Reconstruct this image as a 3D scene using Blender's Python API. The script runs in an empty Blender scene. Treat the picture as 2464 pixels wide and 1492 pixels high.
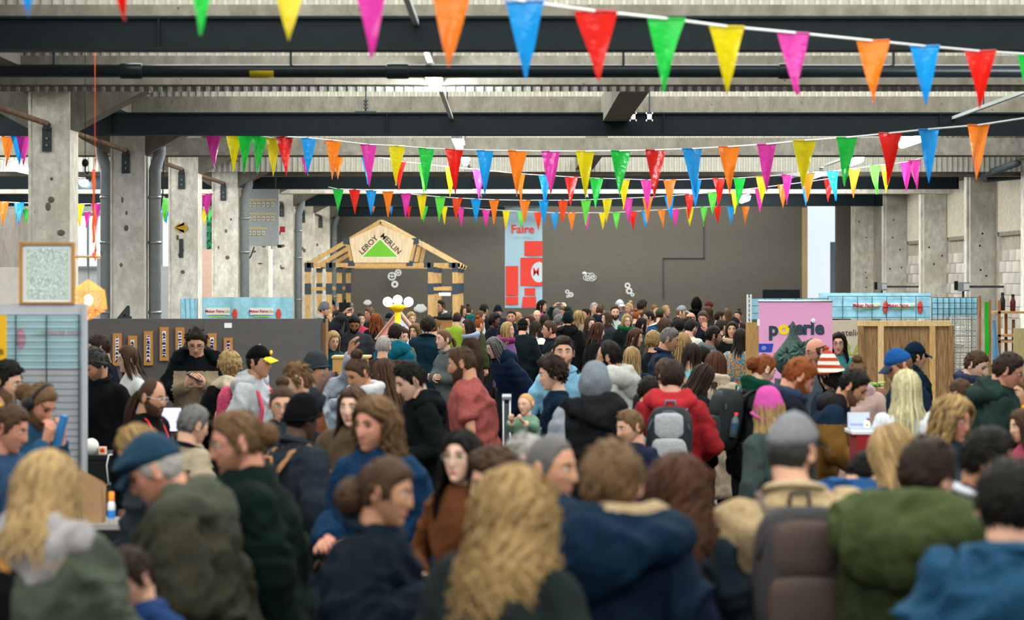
import bpy, math, random
import numpy as np
from mathutils import Vector, Matrix, Euler

# ------------------------------------------------------------------ camera, world, light, exposure
SC = bpy.context.scene
COL = SC.collection
F = 5200.0            # focal length in pixels of the 2464 wide frame
CH = 2.3              # camera height
cam_d = bpy.data.cameras.new('camera'); cam = bpy.data.objects.new('camera', cam_d); COL.objects.link(cam)
cam.location = (0, 0, CH); cam.rotation_euler = (math.pi/2, 0, 0)
cam_d.sensor_width = 36; cam_d.lens = 36*F/2464; cam_d.shift_y = -70/2464
cam_d.clip_end = 300
cam_d.dof.use_dof = True; cam_d.dof.focus_distance = F/190; cam_d.dof.aperture_fstop = 2.3
SC.camera = cam
world = bpy.data.worlds.new('world'); SC.world = world; world.use_nodes = True
world.node_tree.nodes['Background'].inputs[0].default_value = (0.86, 0.94, 1.0, 1)
world.node_tree.nodes['Background'].inputs[1].default_value = 0.28
SKY = 4.2             # radiance of the overcast daylight seen through the roof glazing
SC.view_settings.view_transform = 'Standard'; SC.view_settings.look = 'None'
SC.view_settings.exposure = 0.42; SC.view_settings.gamma = 1.0; SC.view_settings.use_curve_mapping = False

def W(px, py, s):
    return Vector(((px-1232)/s, F/s, CH+(676-py)/s))

# ------------------------------------------------------------------ colour and materials
def lin(c):
    if isinstance(c, str):
        c = c.lstrip('#'); c = [int(c[i:i+2], 16)/255 for i in (0, 2, 4)]
    return tuple(((x/12.92) if x <= .04045 else ((x+.055)/1.055)**2.4) for x in c)
_M = {}
def nodes(m):
    m.use_nodes = True
    return m.node_tree.nodes, m.node_tree.links, m.node_tree.nodes['Principled BSDF']
def mat(col, rough=.6, kind='plain', metal=0., spec=.25, scale=1., amt=.25, bump=0., emit=0., c2=None):
    key = (str(col), rough, kind, metal, spec, scale, amt, bump, emit, str(c2))
    if key in _M: return _M[key]
    m = bpy.data.materials.new(kind+'_'+str(col).strip('#')); N, L, b = nodes(m)
    c = lin(col)
    b.inputs['Roughness'].default_value = rough; b.inputs['Metallic'].default_value = metal
    b.inputs['Specular IOR Level'].default_value = spec
    b.inputs['Base Color'].default_value = (*c, 1)
    if emit:
        b.inputs['Emission Color'].default_value = (*c, 1); b.inputs['Emission Strength'].default_value = emit
    if kind != 'plain':
        tc = N.new('ShaderNodeTexCoord'); mp = N.new('ShaderNodeMapping'); L.new(tc.outputs['Object'], mp.inputs[0])
        nz = N.new('ShaderNodeTexNoise'); L.new(mp.outputs[0], nz.inputs[0])
        ramp = N.new('ShaderNodeMapRange'); mix = N.new('ShaderNodeMix'); mix.data_type = 'RGBA'
        d = lin(c2) if c2 else tuple(x*(1-amt) for x in c)
        lo, hi = .35, .65
        if kind == 'fabric': mp.inputs['Scale'].default_value = (14*scale,)*3; nz.inputs['Detail'].default_value = 6; lo, hi = .3, .7
        elif kind == 'knit': mp.inputs['Scale'].default_value = (40, 40, 160); lo, hi = .4, .6
        elif kind == 'hair': mp.inputs['Scale'].default_value = (120*scale, 120*scale, 9*scale); nz.inputs['Detail'].default_value = 4
        elif kind == 'skin': mp.inputs['Scale'].default_value = (22,)*3; nz.inputs['Detail'].default_value = 3
        elif kind == 'wood': mp.inputs['Scale'].default_value = (20*scale, 20*scale, 2*scale); nz.inputs['Detail'].default_value = 5; nz.inputs['Distortion'].default_value = .6
        elif kind == 'concrete': mp.inputs['Scale'].default_value = (1.6*scale, 1.6*scale, .8*scale); nz.inputs['Detail'].default_value = 9; nz.inputs['Roughness'].default_value = .68
        elif kind == 'paint': mp.inputs['Scale'].default_value = (2.5*scale,)*3; nz.inputs['Detail'].default_value = 5
        elif kind == 'stripe':
            mp.inputs['Scale'].default_value = (scale,)*3
            w = N.new('ShaderNodeTexWave'); w.bands_direction = 'Z'; w.inputs['Scale'].default_value = 1.; w.inputs['Distortion'].default_value = .4
            L.new(mp.outputs[0], w.inputs[0]); nz = w; lo, hi = .45, .55
        elif kind == 'spots': mp.inputs['Scale'].default_value = (9*scale,)*3; nz.inputs['Detail'].default_value = 1; lo, hi = .48, .54
        ramp.inputs[1].default_value = lo; ramp.inputs[2].default_value = hi
        out = nz.outputs['Fac'] if 'Fac' in nz.outputs else nz.outputs[0]
        L.new(out, ramp.inputs[0])
        if kind == 'hair':      # every lock has a tone of its own
            ge = N.new('ShaderNodeNewGeometry'); ad = N.new('ShaderNodeMath'); ad.operation = 'MULTIPLY_ADD'; ad.inputs[1].default_value = .55; m5 = N.new('ShaderNodeMath'); m5.operation = 'MULTIPLY'; m5.inputs[1].default_value = .6
            L.new(ramp.outputs[0], m5.inputs[0]); L.new(ge.outputs['Random Per Island'], ad.inputs[0]); L.new(m5.outputs[0], ad.inputs[2]); L.new(ad.outputs[0], mix.inputs[0])
        else: L.new(ramp.outputs[0], mix.inputs[0])
        mix.inputs[6].default_value = (*d, 1); mix.inputs[7].default_value = (*c, 1)
        fin = mix.outputs[2]
        if kind == 'concrete':     # broad stains and pits on top of the grain
            n2 = N.new('ShaderNodeTexNoise'); n2.inputs['Scale'].default_value = 1.1*scale; n2.inputs['Detail'].default_value = 7
            n2.inputs['Roughness'].default_value = .75
            L.new(tc.outputs['Object'], n2.inputs[0]); r2 = N.new('ShaderNodeMapRange'); r2.inputs[1].default_value = .48; r2.inputs[2].default_value = .62
            r2.inputs[3].default_value = 0; r2.inputs[4].default_value = .55
            L.new(n2.outputs[0], r2.inputs[0]); m2 = N.new('ShaderNodeMix'); m2.data_type = 'RGBA'
            L.new(r2.outputs[0], m2.inputs[0]); L.new(fin, m2.inputs[6]); m2.inputs[7].default_value = (*[x*.5*k for x, k in zip(c, (1.05, 1, .88))], 1)
            v = N.new('ShaderNodeTexVoronoi'); v.inputs['Scale'].default_value = 7*scale; L.new(tc.outputs['Object'], v.inputs[0])
            r3 = N.new('ShaderNodeMapRange'); r3.inputs[1].default_value = .05; r3.inputs[2].default_value = .09; L.new(v.outputs['Distance'], r3.inputs[0])
            m3 = N.new('ShaderNodeMix'); m3.data_type = 'RGBA'; L.new(r3.outputs[0], m3.inputs[0]); m3.inputs[6].default_value = (*[x*.35 for x in c], 1)
            L.new(m2.outputs[2], m3.inputs[7]); fin = m3.outputs[2]
        L.new(fin, b.inputs['Base Color'])
        if bump:
            bp = N.new('ShaderNodeBump'); bp.inputs['Strength'].default_value = bump; bp.inputs['Distance'].default_value = .01
            L.new(out, bp.inputs['Height']); L.new(bp.outputs[0], b.inputs['Normal'])
    _M[key] = m
    return m
def emis(col, strength):
    key = ('emis', str(col), strength)
    if key in _M: return _M[key]
    m = bpy.data.materials.new('lit_'+str(col).strip('#')); N, L, b = nodes(m)
    c = lin(col); b.inputs['Base Color'].default_value = (*[x*.8 for x in c], 1)
    b.inputs['Emission Color'].default_value = (*c, 1); b.inputs['Emission Strength'].default_value = strength
    _M[key] = m; return m

# ------------------------------------------------------------------ mesh helpers
def norm(a):
    a = np.asarray(a, float); return a/np.maximum(np.linalg.norm(a, axis=-1, keepdims=True), 1e-9)
def _h(i, seed):
    n = (i[..., 0].astype(np.int64)*374761393 + i[..., 1].astype(np.int64)*668265263 + i[..., 2].astype(np.int64)*2147483647 + seed*974711) & 0x7fffffff
    n = ((n ^ (n >> 13))*1274126177) & 0x7fffffff
    return ((n ^ (n >> 16)) & 0xffff)/65535.
def vnoise(p, seed=0):
    p = np.asarray(p, float); i = np.floor(p); f = p-i; f = f*f*(3-2*f); r = 0
    for dx in (0, 1):
        for dy in (0, 1):
            for dz in (0, 1):
                w = (f[..., 0] if dx else 1-f[..., 0])*(f[..., 1] if dy else 1-f[..., 1])*(f[..., 2] if dz else 1-f[..., 2])
                r = r+w*_h(i+np.array([dx, dy, dz]), seed)
    return r
class MB:
    def __init__(s): s.v = []; s.q = []; s.t = []; s.qm = []; s.tm = []; s.n = 0
    def add(s, V, Q=None, T=None, mi=0):
        V = np.asarray(V, float).reshape(-1, 3); s.v.append(V)
        if Q is not None and len(Q): Q = np.asarray(Q, int).reshape(-1, 4); s.q.append(Q+s.n); s.qm.append(np.full(len(Q), mi) if np.isscalar(mi) else np.asarray(mi))
        if T is not None and len(T): T = np.asarray(T, int).reshape(-1, 3); s.t.append(T+s.n); s.tm.append(np.full(len(T), mi if np.isscalar(mi) else 0))
        s.n += len(V); return s
    def box(s, c, size, R=None, mi=0):
        h = np.array(size)/2.
        V = np.array([[x, y, z] for x in (-1, 1) for y in (-1, 1) for z in (-1, 1)])*h
        if R is not None: V = V@np.array(R).T
        return s.add(V+np.array(c), [[0, 1, 3, 2], [4, 6, 7, 5], [0, 4, 5, 1], [2, 3, 7, 6], [0, 2, 6, 4], [1, 5, 7, 3]], mi=mi)
    def span(s, a, b, mi=0):
        a = np.array(a, float); b = np.array(b, float); return s.box((a+b)/2, np.abs(b-a), mi=mi)
    def bar(s, a, b, w, d=None, side=(1, 0, 0), mi=0):
        a = np.array(a, float); b = np.array(b, float); t = norm(b-a); u = np.array(side, float)
        if abs(u@t) > .95: u = np.array([0, 1., 0])
        u = norm(u-t*(u@t)); v = np.cross(t, u); d = d or w
        return s.box((a+b)/2, (w, d, np.linalg.norm(b-a)), np.stack([u, v, t], 1), mi)
    def tube(s, C, rx, n=8, side=(1, 0, 0), ry=None, caps=True, mi=0):
        C = np.asarray(C, float); K = len(C)
        rx = np.broadcast_to(np.asarray(rx, float), (K,)); ry = rx if ry is None else np.broadcast_to(np.asarray(ry, float), (K,))
        t = norm(np.gradient(C, axis=0)); sd = np.broadcast_to(np.asarray(side, float), (K, 3)).copy()
        bad = np.abs((sd*t).sum(1)) > .97; sd[bad] = (0, 1, 0.01)
        u = norm(sd-t*(sd*t).sum(1, keepdims=True)); v = np.cross(t, u)
        a = np.arange(n)*2*np.pi/n
        V = C[:, None]+u[:, None]*(rx[:, None]*np.cos(a))[..., None]+v[:, None]*(ry[:, None]*np.sin(a))[..., None]
        V = V.reshape(-1, 3); k, j = np.meshgrid(np.arange(K-1), np.arange(n), indexing='ij'); j2 = (j+1) % n
        Q = np.stack([k*n+j, k*n+j2, (k+1)*n+j2, (k+1)*n+j], -1).reshape(-1, 4); T = None
        if caps:
            V = np.vstack([V, C[:1], C[-1:]]); j = np.arange(n); j2 = (j+1) % n
            T = np.vstack([np.stack([j2, j, np.full(n, K*n)], 1), np.stack([(K-1)*n+j, (K-1)*n+j2, np.full(n, K*n+1)], 1)])
        return s.add(V, Q, T, mi)
    def ell(s, c, r, nu=12, nv=8, R=None, mi=0, fn=None):
        a, p = np.meshgrid(np.arange(nu)*2*np.pi/nu, np.linspace(0, np.pi, nv+1)[1:-1])
        D = np.stack([np.sin(p)*np.cos(a), np.sin(p)*np.sin(a), np.cos(p)], -1).reshape(-1, 3)
        D = np.vstack([D, [[0, 0, 1], [0, 0, -1]]]); V = D*np.asarray(r, float)
        if fn: V = fn(V, D)
        if R is not None: V = V@np.array(R).T
        K = nv-1; k, j = np.meshgrid(np.arange(K-1), np.arange(nu), indexing='ij'); j2 = (j+1) % nu
        Q = np.stack([k*nu+j, (k+1)*nu+j, (k+1)*nu+j2, k*nu+j2], -1).reshape(-1, 4); j = np.arange(nu); j2 = (j+1) % nu
        T = np.vstack([np.stack([j, j2, np.full(nu, K*nu)], 1), np.stack([(K-1)*nu+j2, (K-1)*nu+j, np.full(nu, K*nu+1)], 1)])
        return s.add(V+np.array(c), Q, T, mi)
    def grid(s, P, mi=0, wrap=False):          # P (a,b,3)
        P = np.asarray(P); A, B = P.shape[:2]; k, j = np.meshgrid(np.arange(A-1), np.arange(B if wrap else B-1), indexing='ij'); j2 = (j+1) % B
        return s.add(P.reshape(-1, 3), np.stack([k*B+j, k*B+j2, (k+1)*B+j2, (k+1)*B+j], -1).reshape(-1, 4), mi=mi)
    def lathe(s, c, prof, n=16, mi=0):
        prof = np.array(prof, float); a = np.arange(n)*2*np.pi/n
        P = np.stack([prof[:, 0, None]*np.cos(a), prof[:, 0, None]*np.sin(a), np.repeat(prof[:, 1, None], n, 1)], -1)+np.array(c)
        return s.grid(P, mi, True)
    def prism(s, poly, y0, y1, mi=0):           # polygon in x,z extruded along y (triangle fan about its first point)
        n = len(poly); V = [(x, y0, z) for x, z in poly]+[(x, y1, z) for x, z in poly]
        T = [(0, i, i+1) for i in range(1, n-1)]+[(n, n+i+1, n+i) for i in range(1, n-1)]
        Q = [(i, (i+1) % n, n+(i+1) % n, n+i) for i in range(n)]
        s.add(V, Q, T, mi); return s
    def lift(s, k): s.v = [v+np.array(k) for v in s.v]; return s
    def mesh(s, name, smooth=True):
        V = np.vstack(s.v); me = bpy.data.meshes.new(name); nq = sum(map(len, s.q)); nt = sum(map(len, s.t))
        me.vertices.add(len(V)); me.vertices.foreach_set('co', V.astype(np.float32).ravel())
        loops = np.concatenate([np.vstack(s.q).ravel() if nq else np.zeros(0, int), np.vstack(s.t).ravel() if nt else np.zeros(0, int)]).astype(np.int32)
        me.loops.add(len(loops)); me.loops.foreach_set('vertex_index', loops)
        st = np.concatenate([np.arange(nq)*4, nq*4+np.arange(nt)*3]).astype(np.int32)
        me.polygons.add(nq+nt); me.polygons.foreach_set('loop_start', st)
        mi = np.concatenate([np.concatenate(s.qm) if nq else np.zeros(0), np.concatenate(s.tm) if nt else np.zeros(0)]).astype(np.int32)
        me.polygons.foreach_set('material_index', mi)
        me.polygons.foreach_set('use_smooth', np.full(nq+nt, bool(smooth)))
        me.update(calc_edges=True); return me
def link(name, me, m, parent=None, loc=None, rz=0):
    o = bpy.data.objects.new(name, me); COL.objects.link(o)
    if me is not None and hasattr(me, 'materials') and not len(me.materials):
        for k in (m if isinstance(m, (list, tuple)) else [m]): me.materials.append(k)
    if parent is not None: o.parent = parent
    if loc is not None: o.location = loc
    if rz: o.rotation_euler[2] = rz
    return o
def obj(name, mb, m, parent=None, smooth=False, loc=None, rz=0):
    return link(name, mb.mesh(name, smooth), m, parent, loc, rz)
def tag(o, label=None, cat=None, group=None, kind=None):
    if label: o['label'] = label
    if cat: o['category'] = cat
    if group: o['group'] = group
    if kind: o['kind'] = kind
    return o
def thing(name, label, cat, loc=(0, 0, 0), rz=0, group=None):
    o = bpy.data.objects.new(name, None); COL.objects.link(o); o.location = loc; o.rotation_euler[2] = rz
    o.empty_display_size = .1
    return tag(o, label, cat, group)
def struct(name, mb, m, parent=None, smooth=False, label=None):
    o = obj(name, mb, m, parent, smooth)
    if parent is None: tag(o, label, None, None, 'structure')
    return o
def text(name, s, size, m, parent, loc, rot=(math.pi/2, 0, 0), bold=.0, depth=.002, sx=1., align='CENTER'):
    cu = bpy.data.curves.new(name, 'FONT'); cu.body = s; cu.size = size; cu.extrude = depth; cu.offset = bold*size
    cu.align_x = align; cu.align_y = 'CENTER'; cu.resolution_u = 3
    o = bpy.data.objects.new(name, cu); COL.objects.link(o)
    bpy.context.view_layer.update()
    me = bpy.data.meshes.new_from_object(o.evaluated_get(bpy.context.evaluated_depsgraph_get()))
    bpy.data.objects.remove(o); me.materials.clear()
    o = link(name, me, m, parent); o.location = loc; o.rotation_euler = rot; o.scale = (sx, 1, 1)
    return o
rnd = random.Random(7)

# ------------------------------------------------------------------ palette
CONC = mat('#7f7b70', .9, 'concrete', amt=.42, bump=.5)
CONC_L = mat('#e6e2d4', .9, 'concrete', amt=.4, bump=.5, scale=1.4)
CONC_D = mat('#7a756a', .9, 'concrete', amt=.4, bump=.4)
STEEL = mat('#07161b', .6, 'paint', amt=.3, spec=.2)
GREYP = mat('#868d8f', .5, 'paint', amt=.15)
DGREY = mat('#3b4347', .55, 'paint', amt=.2)
RUST = mat('#7d6350', .8, 'paint', amt=.35)
BLACK = mat('#0d1012', .55, 'paint', amt=.3)
WHITE = mat('#e9ebea', .55)
PINE = mat('#d9b67c', .6, 'wood', c2='#b98d52', bump=.15)
PINE_L = mat('#e6cb9c', .6, 'wood', c2='#cfa970', bump=.15)
OSB = mat('#a5855c', .75, 'wood', c2='#7d5d3b', bump=.2, scale=.6)
WALLG = mat('#615d55', .85, 'paint', amt=.08)
PARTG = mat('#5b5857', .85, 'paint', amt=.08)
# ================================================================== the hall
COLX, CY0, CDY = -4.64, 21.7, 4.42
struct('floor', MB().span((-14, -6, -.2), (12, 56, 0)), mat('#4a4845', .6, 'concrete', amt=.25))  # base colour darkened to stand for the shade among the crowd
# --- end wall, side walls
BY = F/98.
struct('wall_back', MB().span((-4.3, BY, 0), (7.25, BY+.3, 4.6)), WALLG)
struct('wall_back_right', MB().span((8.02, BY+.3, 0), (9.3, BY+.6, 4.6)), WALLG)
struct('wall_back_left', MB().span((-11.4, BY+.4, 0), (-4.3, BY+.7, 4.6)), mat('#bfc3c4', .8, 'paint', amt=.12))
struct('trim_1', MB().span((7.12, BY-.06, 0), (7.25, BY, 4.1)), mat('#b7a27a', .7, 'wood'))
struct('window_80', MB().span((6.6, BY+3, 0), (9.0, BY+3.2, 4.6)), emis('#dde8ec', .75))  # pale curtain beyond the doorway; daylight on it is put in as glow
struct('wall_right', MB().span((8.8, 30, 0), (9.1, BY+.6, 5.0)), mat('#a8a193', .9, 'concrete', amt=.4, bump=.4))
struct('wall_left', MB().span((-11.7, 20, 0), (-11.4, BY+.6, 5.0)), mat('#a7a298', .9, 'concrete', amt=.3))
o = struct('trim_2', MB().span((4.7, BY-.03, 2.85), (4.73, BY-.004, 2.88)).span((3.7, BY-.03, 2.85), (4.7, BY-.004, 2.87)).span((4.7, BY-.03, 2.85), (4.72, BY-.004, 4.0)).span((3.7, BY-.03, 1.85), (3.72, BY-.004, 2.87)), DGREY)

# --- roof: slab strips with glazed bays between
roof = MB(); 
bays = [CY0+CDY*i+.55 for i in range(-6, 7)]
for i, y in enumerate(bays):
    roof.span((-11.7, y-1.15, 4.95), (9.1, y, 5.1))
    roof.span((-11.7, y, 4.95), (-10.8, y+3.27, 5.1)); roof.span((-5.6, y, 4.95), (-3.4, y+3.27, 5.1)); roof.span((6.6, y, 4.95), (9.1, y+3.27, 5.1))
struct('ceiling', roof, mat('#b4b4ab', .9, 'concrete', amt=.25))
GLAZ = emis('#f7f7f2', SKY)
n = 0
for y in bays:
    for a, b in ((-3.4, 6.6), (-10.8, -5.6)):
        n += 1; struct('window_%d' % n, MB().span((a, y, 5.02), (b, y+3.27, 5.06)), GLAZ)
# --- corrugated upstands under the roof
def corrugated(name, y, z0, z1, x0=-11.3, x1=8.8, pitch=.085):
    xs = []; x = x0
    while x < x1: xs += [(x, 0), (x+pitch*.55, 0), (x+pitch*.62, .022), (x+pitch*.93, .022)]; x += pitch
    P = np.array([[(a, y-d, z) for a, d in xs] for z in (z0, z1)]); struct(name, MB().grid(P), mat('#a3a297', .6, 'paint', amt=.12))
corrugated('wall_upstand', F/268., 4.0, 4.97); corrugated('wall_upstand_b', F/206., 4.2, 4.97); corrugated('wall_upstand_c', F/322., 4.1, 4.97)
corrugated('wall_upstand_d', F/150., 4.05, 4.97)
# --- concrete cross beams
def cbeam(y0px, y1px, s, zb=None, depth=.4, x0=-11.4, x1=8.8, m=CONC, lip=0):
    Y = F/s; zt = CH+(676-y0px)/s; zb = CH+(676-y1px)/s if zb is None else zb
    mb = MB().span((x0, Y, zb), (x1, Y+depth, zt))
    if lip: mb.span((x0, Y-.06, zb), (x1, Y, zb+lip))
    return struct('concrete_beam', mb, m)
cbeam(11, 45, 326, 4.05); cbeam(134, 205, 270, lip=.06); cbeam(232, 272, 209, 4.05, lip=.0)
cbeam(332, 374, 180, lip=.05, m=CONC); cbeam(374, 430, 147, 4.02, m=CONC_D); cbeam(454, 466, 121, 4.04, m=CONC_L); cbeam(480, 520, 104, 4.05, m=CONC_L)
# --- black steel I beams
def ibeam(yt, yb, s, x0, x1):
    Y = F/s; zt = CH+(676-yt)/s; zb = CH+(676-yb)/s; mb = MB()
    mb.span((x0, Y-.1, zb), (x1, Y+.1, zb+.02)); mb.span((x0, Y-.1, zt-.02), (x1, Y+.1, zt)); mb.span((x0, Y-.07, zb+.02), (x1, Y-.05, zt-.02))
    for x in np.arange(math.ceil(x0)+.3, x1, 3.1): mb.span((x-.006, Y-.1, zb+.02), (x+.006, Y-.07, zt-.02))
    return struct('steel_beam', mb, STEEL)
ibeam(42, 123, 338, -9, 8.6); ibeam(272, 326, 214, -11.3, 8.6); ibeam(415, 455, 135, -11.3, 7.95); ibeam(465, 496, 110, -11.3, 8.1)
ibeam(497, 521, 99.5, -4.2, -.15)
# --- long beams over the column rows and the row right of the middle
struct('concrete_beam', MB().span((-4.95, 9, 4.22), (-4.38, BY, 4.65)), CONC)
struct('concrete_beam', MB().span((1.02, F/270+.4, 4.09), (1.3, F/209, 4.4)), CONC)
struct('concrete_beam', MB().span((1.02, F/180+.4, 4.09), (1.3, F/147, 4.3)), CONC_D)
struct('concrete_beam', MB().span((8.1, 30, 4.25), (8.8, BY, 4.7)), CONC)
# --- columns on the left with haunches
for i in range(8):
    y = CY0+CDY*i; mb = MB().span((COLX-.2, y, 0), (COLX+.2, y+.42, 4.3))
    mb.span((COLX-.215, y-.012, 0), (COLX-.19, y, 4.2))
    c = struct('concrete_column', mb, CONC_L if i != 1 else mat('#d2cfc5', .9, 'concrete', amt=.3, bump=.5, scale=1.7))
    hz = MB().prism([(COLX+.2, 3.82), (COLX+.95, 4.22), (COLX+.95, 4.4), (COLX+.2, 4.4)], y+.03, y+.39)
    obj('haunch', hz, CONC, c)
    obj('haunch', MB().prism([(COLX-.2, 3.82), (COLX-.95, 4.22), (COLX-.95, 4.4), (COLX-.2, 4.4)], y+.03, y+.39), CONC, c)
    br = obj('bracket', MB().span((COLX-.075, y-.02, 3.6), (COLX+.02, y-.002, 3.84)).span((COLX-.06, y-.05, 3.82), (COLX+.01, y-.002, 3.88)), DGREY, c)
    for z in (3.66, 3.73): obj('bolt', MB().box((COLX-.027, y-.026, z), (.02, .012, .02)), GREYP, br)
    r = np.random.RandomState(i)
    for k in range(4):
        obj('spall', MB().ell((COLX+r.uniform(-.12, .12), y, r.uniform(2.4, 3.4)), (r.uniform(.015, .05), .008, r.uniform(.015, .05)), 7, 4), mat('#6f685c', .95, 'concrete', scale=4), c)
struct('pipe_run', MB().tube([(COLX-.03, 17, 3.88), (COLX-.03, BY, 3.88)], .03, 8), RUST, smooth=True)
for i, dx, s0 in ((1, .29, 0), (3, .29, 0), (5, .29, 0), (7, .29, 0), (1, -.3, 0)):
    y = CY0+CDY*i+.2; x = COLX+dx
    mb = MB().tube([(x, y, 0), (x, y, 3.65), (x+.06*np.sign(dx), y, 3.85), (x+.06*np.sign(dx), y, 4.3)], .075, 12)
    dp = tag(obj('drain_pipe', mb, GREYP, smooth=True), kind='structure')
    for z in (.8, 1.9, 2.75, 3.3): obj('clamp', MB().tube([(x, y, z), (x, y, z+.035)], .083, 12), mat('#9aa0a1', .35, metal=.8), dp, True)
# painted marks on columns
c3y = CY0+CDY*2-.013; m_y = mat('#c9a227', .7, 'paint', amt=.4)
def cx(px, i): return (px-1232)*(CY0+CDY*i)/F
def cz(py, i): return CH+(676-py)*(CY0+CDY*i)/F
aw = [(421, 548), (431, 536), (431, 541), (444, 541), (444, 536), (453, 548), (444, 560), (444, 555), (431, 555), (431, 560)]
ar = thing('painted_arrow', 'yellow double arrow painted on the concrete column above the number one', 'sign', (cx(437, 2), c3y, cz(548, 2)))
obj('arrow', MB().prism([(cx(a, 2)-cx(437, 2), cz(b, 2)-cz(548, 2)) for a, b in ((421, 548), (432, 535), (432, 542), (443, 542), (443, 535), (453, 548), (443, 561), (443, 554), (432, 554), (432, 561))], 0, .006), m_y, ar)
t = text('column_number', '1', .36, mat('#3f4548', .8, 'paint', amt=.4), None, (cx(436, 2), c3y+.004, cz(600, 2)), bold=.03)
tag(t, 'dark number one painted on the third concrete column', 'number')
t = text('column_number', '4', .34, mat('#3f4548', .8, 'paint', amt=.4), None, (cx(300, 1), CY0+CDY-.008, cz(764, 1)), bold=.03)
tag(t, 'dark number four painted low on the second concrete column', 'number')
# --- right wall pilasters, vertical pipes, block courses, louvred windows
for i in range(3, 8):
    y = CY0+CDY*i
    p = struct('concrete_pilaster', MB().span((8.35, y, 0), (8.8, y+.42, 4.6)).span((8.30, y+.08, 0), (8.35, y+.3, 4.6)), CONC_L if i % 2 else mat('#d4d0c4', .9, 'concrete', amt=.35, bump=.5))
    r = np.random.RandomState(i+40)
    for k in range(5): obj('anchor_hole', MB().ell((8.42+.3*r.rand(), y, 1.6+2.2*r.rand()), (.02, .006, .02), 6, 4), BLACK, p)
    if i < 7:
        tag(obj('drain_pipe', MB().tube([(8.62, y+.75, 0), (8.62, y+.75, 4.6)], .1, 10), DGREY, smooth=True), kind='structure')
        tag(obj('cable_duct', MB().span((8.38, y+.5, 0), (8.46, y+.62, 4.4)), GREYP), kind='structure')
BLK = [mat(c, .9, 'concrete', amt=.2) for c in ('#bdb7ac', '#b0aa9f', '#c7c1b6')]
wr = bpy.data.objects['wall_right']
bm_ = MB().box((0, 0, 0), (.05, .485, .192)).mesh('block', False)
bms = []
for m in BLK:
    q = bm_.copy(); q.materials.append(m); bms.append(q)
for i, ya, yb in ((2, 35.6, 38.9), (4, 40.4, 43.4), (5, 44.8, 47.8)):
    for k in range(9):
        for j in range(int((yb-ya)/.5)):
            link('block', bms[rnd.randrange(3)], None, wr, (8.79, ya+.25+.5*j+(.25 if k % 2 else 0), 1.15+.2*k))
    w = obj('louvre_frame', MB().span((8.74, ya, 3.1), (8.8, yb, 3.18)).span((8.74, ya, 3.1), (8.8, ya+.08, 4.3)).span((8.74, yb-.08, 3.1), (8.8, yb, 4.3)), mat('#7e7768', .8, 'paint'), wr)
    for k in range(14):
        yy = ya+.2+k*(yb-ya-.35)/13
        obj('slat', MB().box((8.77, yy, 3.72), (.05, .14, 1.1), Matrix.Rotation(.3, 3, 'Z')), mat('#b9b09c', .7, 'paint', amt=.2), w)
# --- daylight windows in the left aisle
for k, (x0, x1, y0, y1) in enumerate(((165, 257, 520, 640), (365, 412, 520, 640), (580, 660, 600, 720), (0, 68, 520, 645))):
    a = W(x0, y1, 97.5); b = W(x1, y0, 97.5)
    w = struct('window_%d' % (60+k), MB().span((a.x, BY+.34, a.z), (b.x, BY+.38, b.z)), emis('#f2f7fb', 1.0))
    fr = MB()
    for x in np.linspace(a.x, b.x, 3 if k != 3 else 5): fr.span((x-.03, BY+.28, a.z), (x+.03, BY+.34, b.z))
    fr.span((a.x, BY+.28, b.z), (b.x, BY+.34, b.z+.08)); fr.span((a.x, BY+.28, a.z-.06), (b.x, BY+.34, a.z)); obj('window_frame', fr, GREYP if k != 3 else DGREY, w)
a = W(478, 600, 100); b = W(508, 520, 100)
w = struct('window_70', MB().span((a.x, BY+.3, a.z), (b.x, BY+.36, b.z)), mat('#16352f', .3, 'spots', c2='#2c8b62', scale=.5))
obj('window_frame', MB().span((a.x-.05, BY+.27, b.z), (b.x+.05, BY+.33, b.z+.06)).span((a.x-.05, BY+.27, a.z-.05), (b.x+.05, BY+.33, a.z)), DGREY, w)
# pinkish side partition and pale panels in the aisle behind the columns
def slab(name, x0, x1, y0, y1, s, m, label, cat, d=.06, **k):
    a = W(x0, y1, s); b = W(x1, y0, s); return tag(obj(name, MB().span((0, 0, 0), (b.x-a.x, d, b.z-a.z)), m, loc=(a.x, a.y, a.z)), label, cat, **k)
def floorslab(name, x0, x1, y0, s, m, label, cat, d=.06, **k):
    a = W(x0, y0, s); b = W(x1, y0, s); return tag(obj(name, MB().span((0, 0, 0), (b.x-a.x, d, a.z)), m, loc=(a.x, a.y, 0)), label, cat, **k)
floorslab('display_panel', 474, 510, 600, 120, mat('#d8b6a4', .7, 'paint', amt=.1), 'pale pink panel standing behind the column with the arrow', 'panel', d=.5)
floorslab('display_panel', 0, 46, 643, 200, mat('#d3cdc2', .7, 'paint', amt=.1), 'pale beige board at the left edge behind the framed print', 'panel')
floorslab('display_panel', 233, 258, 622, 170, mat('#9aa0a2', .7, 'paint', amt=.1), 'narrow grey panel beside the glowing lattice lamp', 'panel')
floorslab('display_panel', 380, 405, 640, 130, mat('#a7abad', .7, 'paint', amt=.1), 'grey board behind the column with the number one', 'panel')
slab('wall_poster', 364, 378, 640, 667, 128, mat('#b3134f', .6), 'small crimson poster beside the grey drain pipe', 'poster', d=.02)
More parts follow.
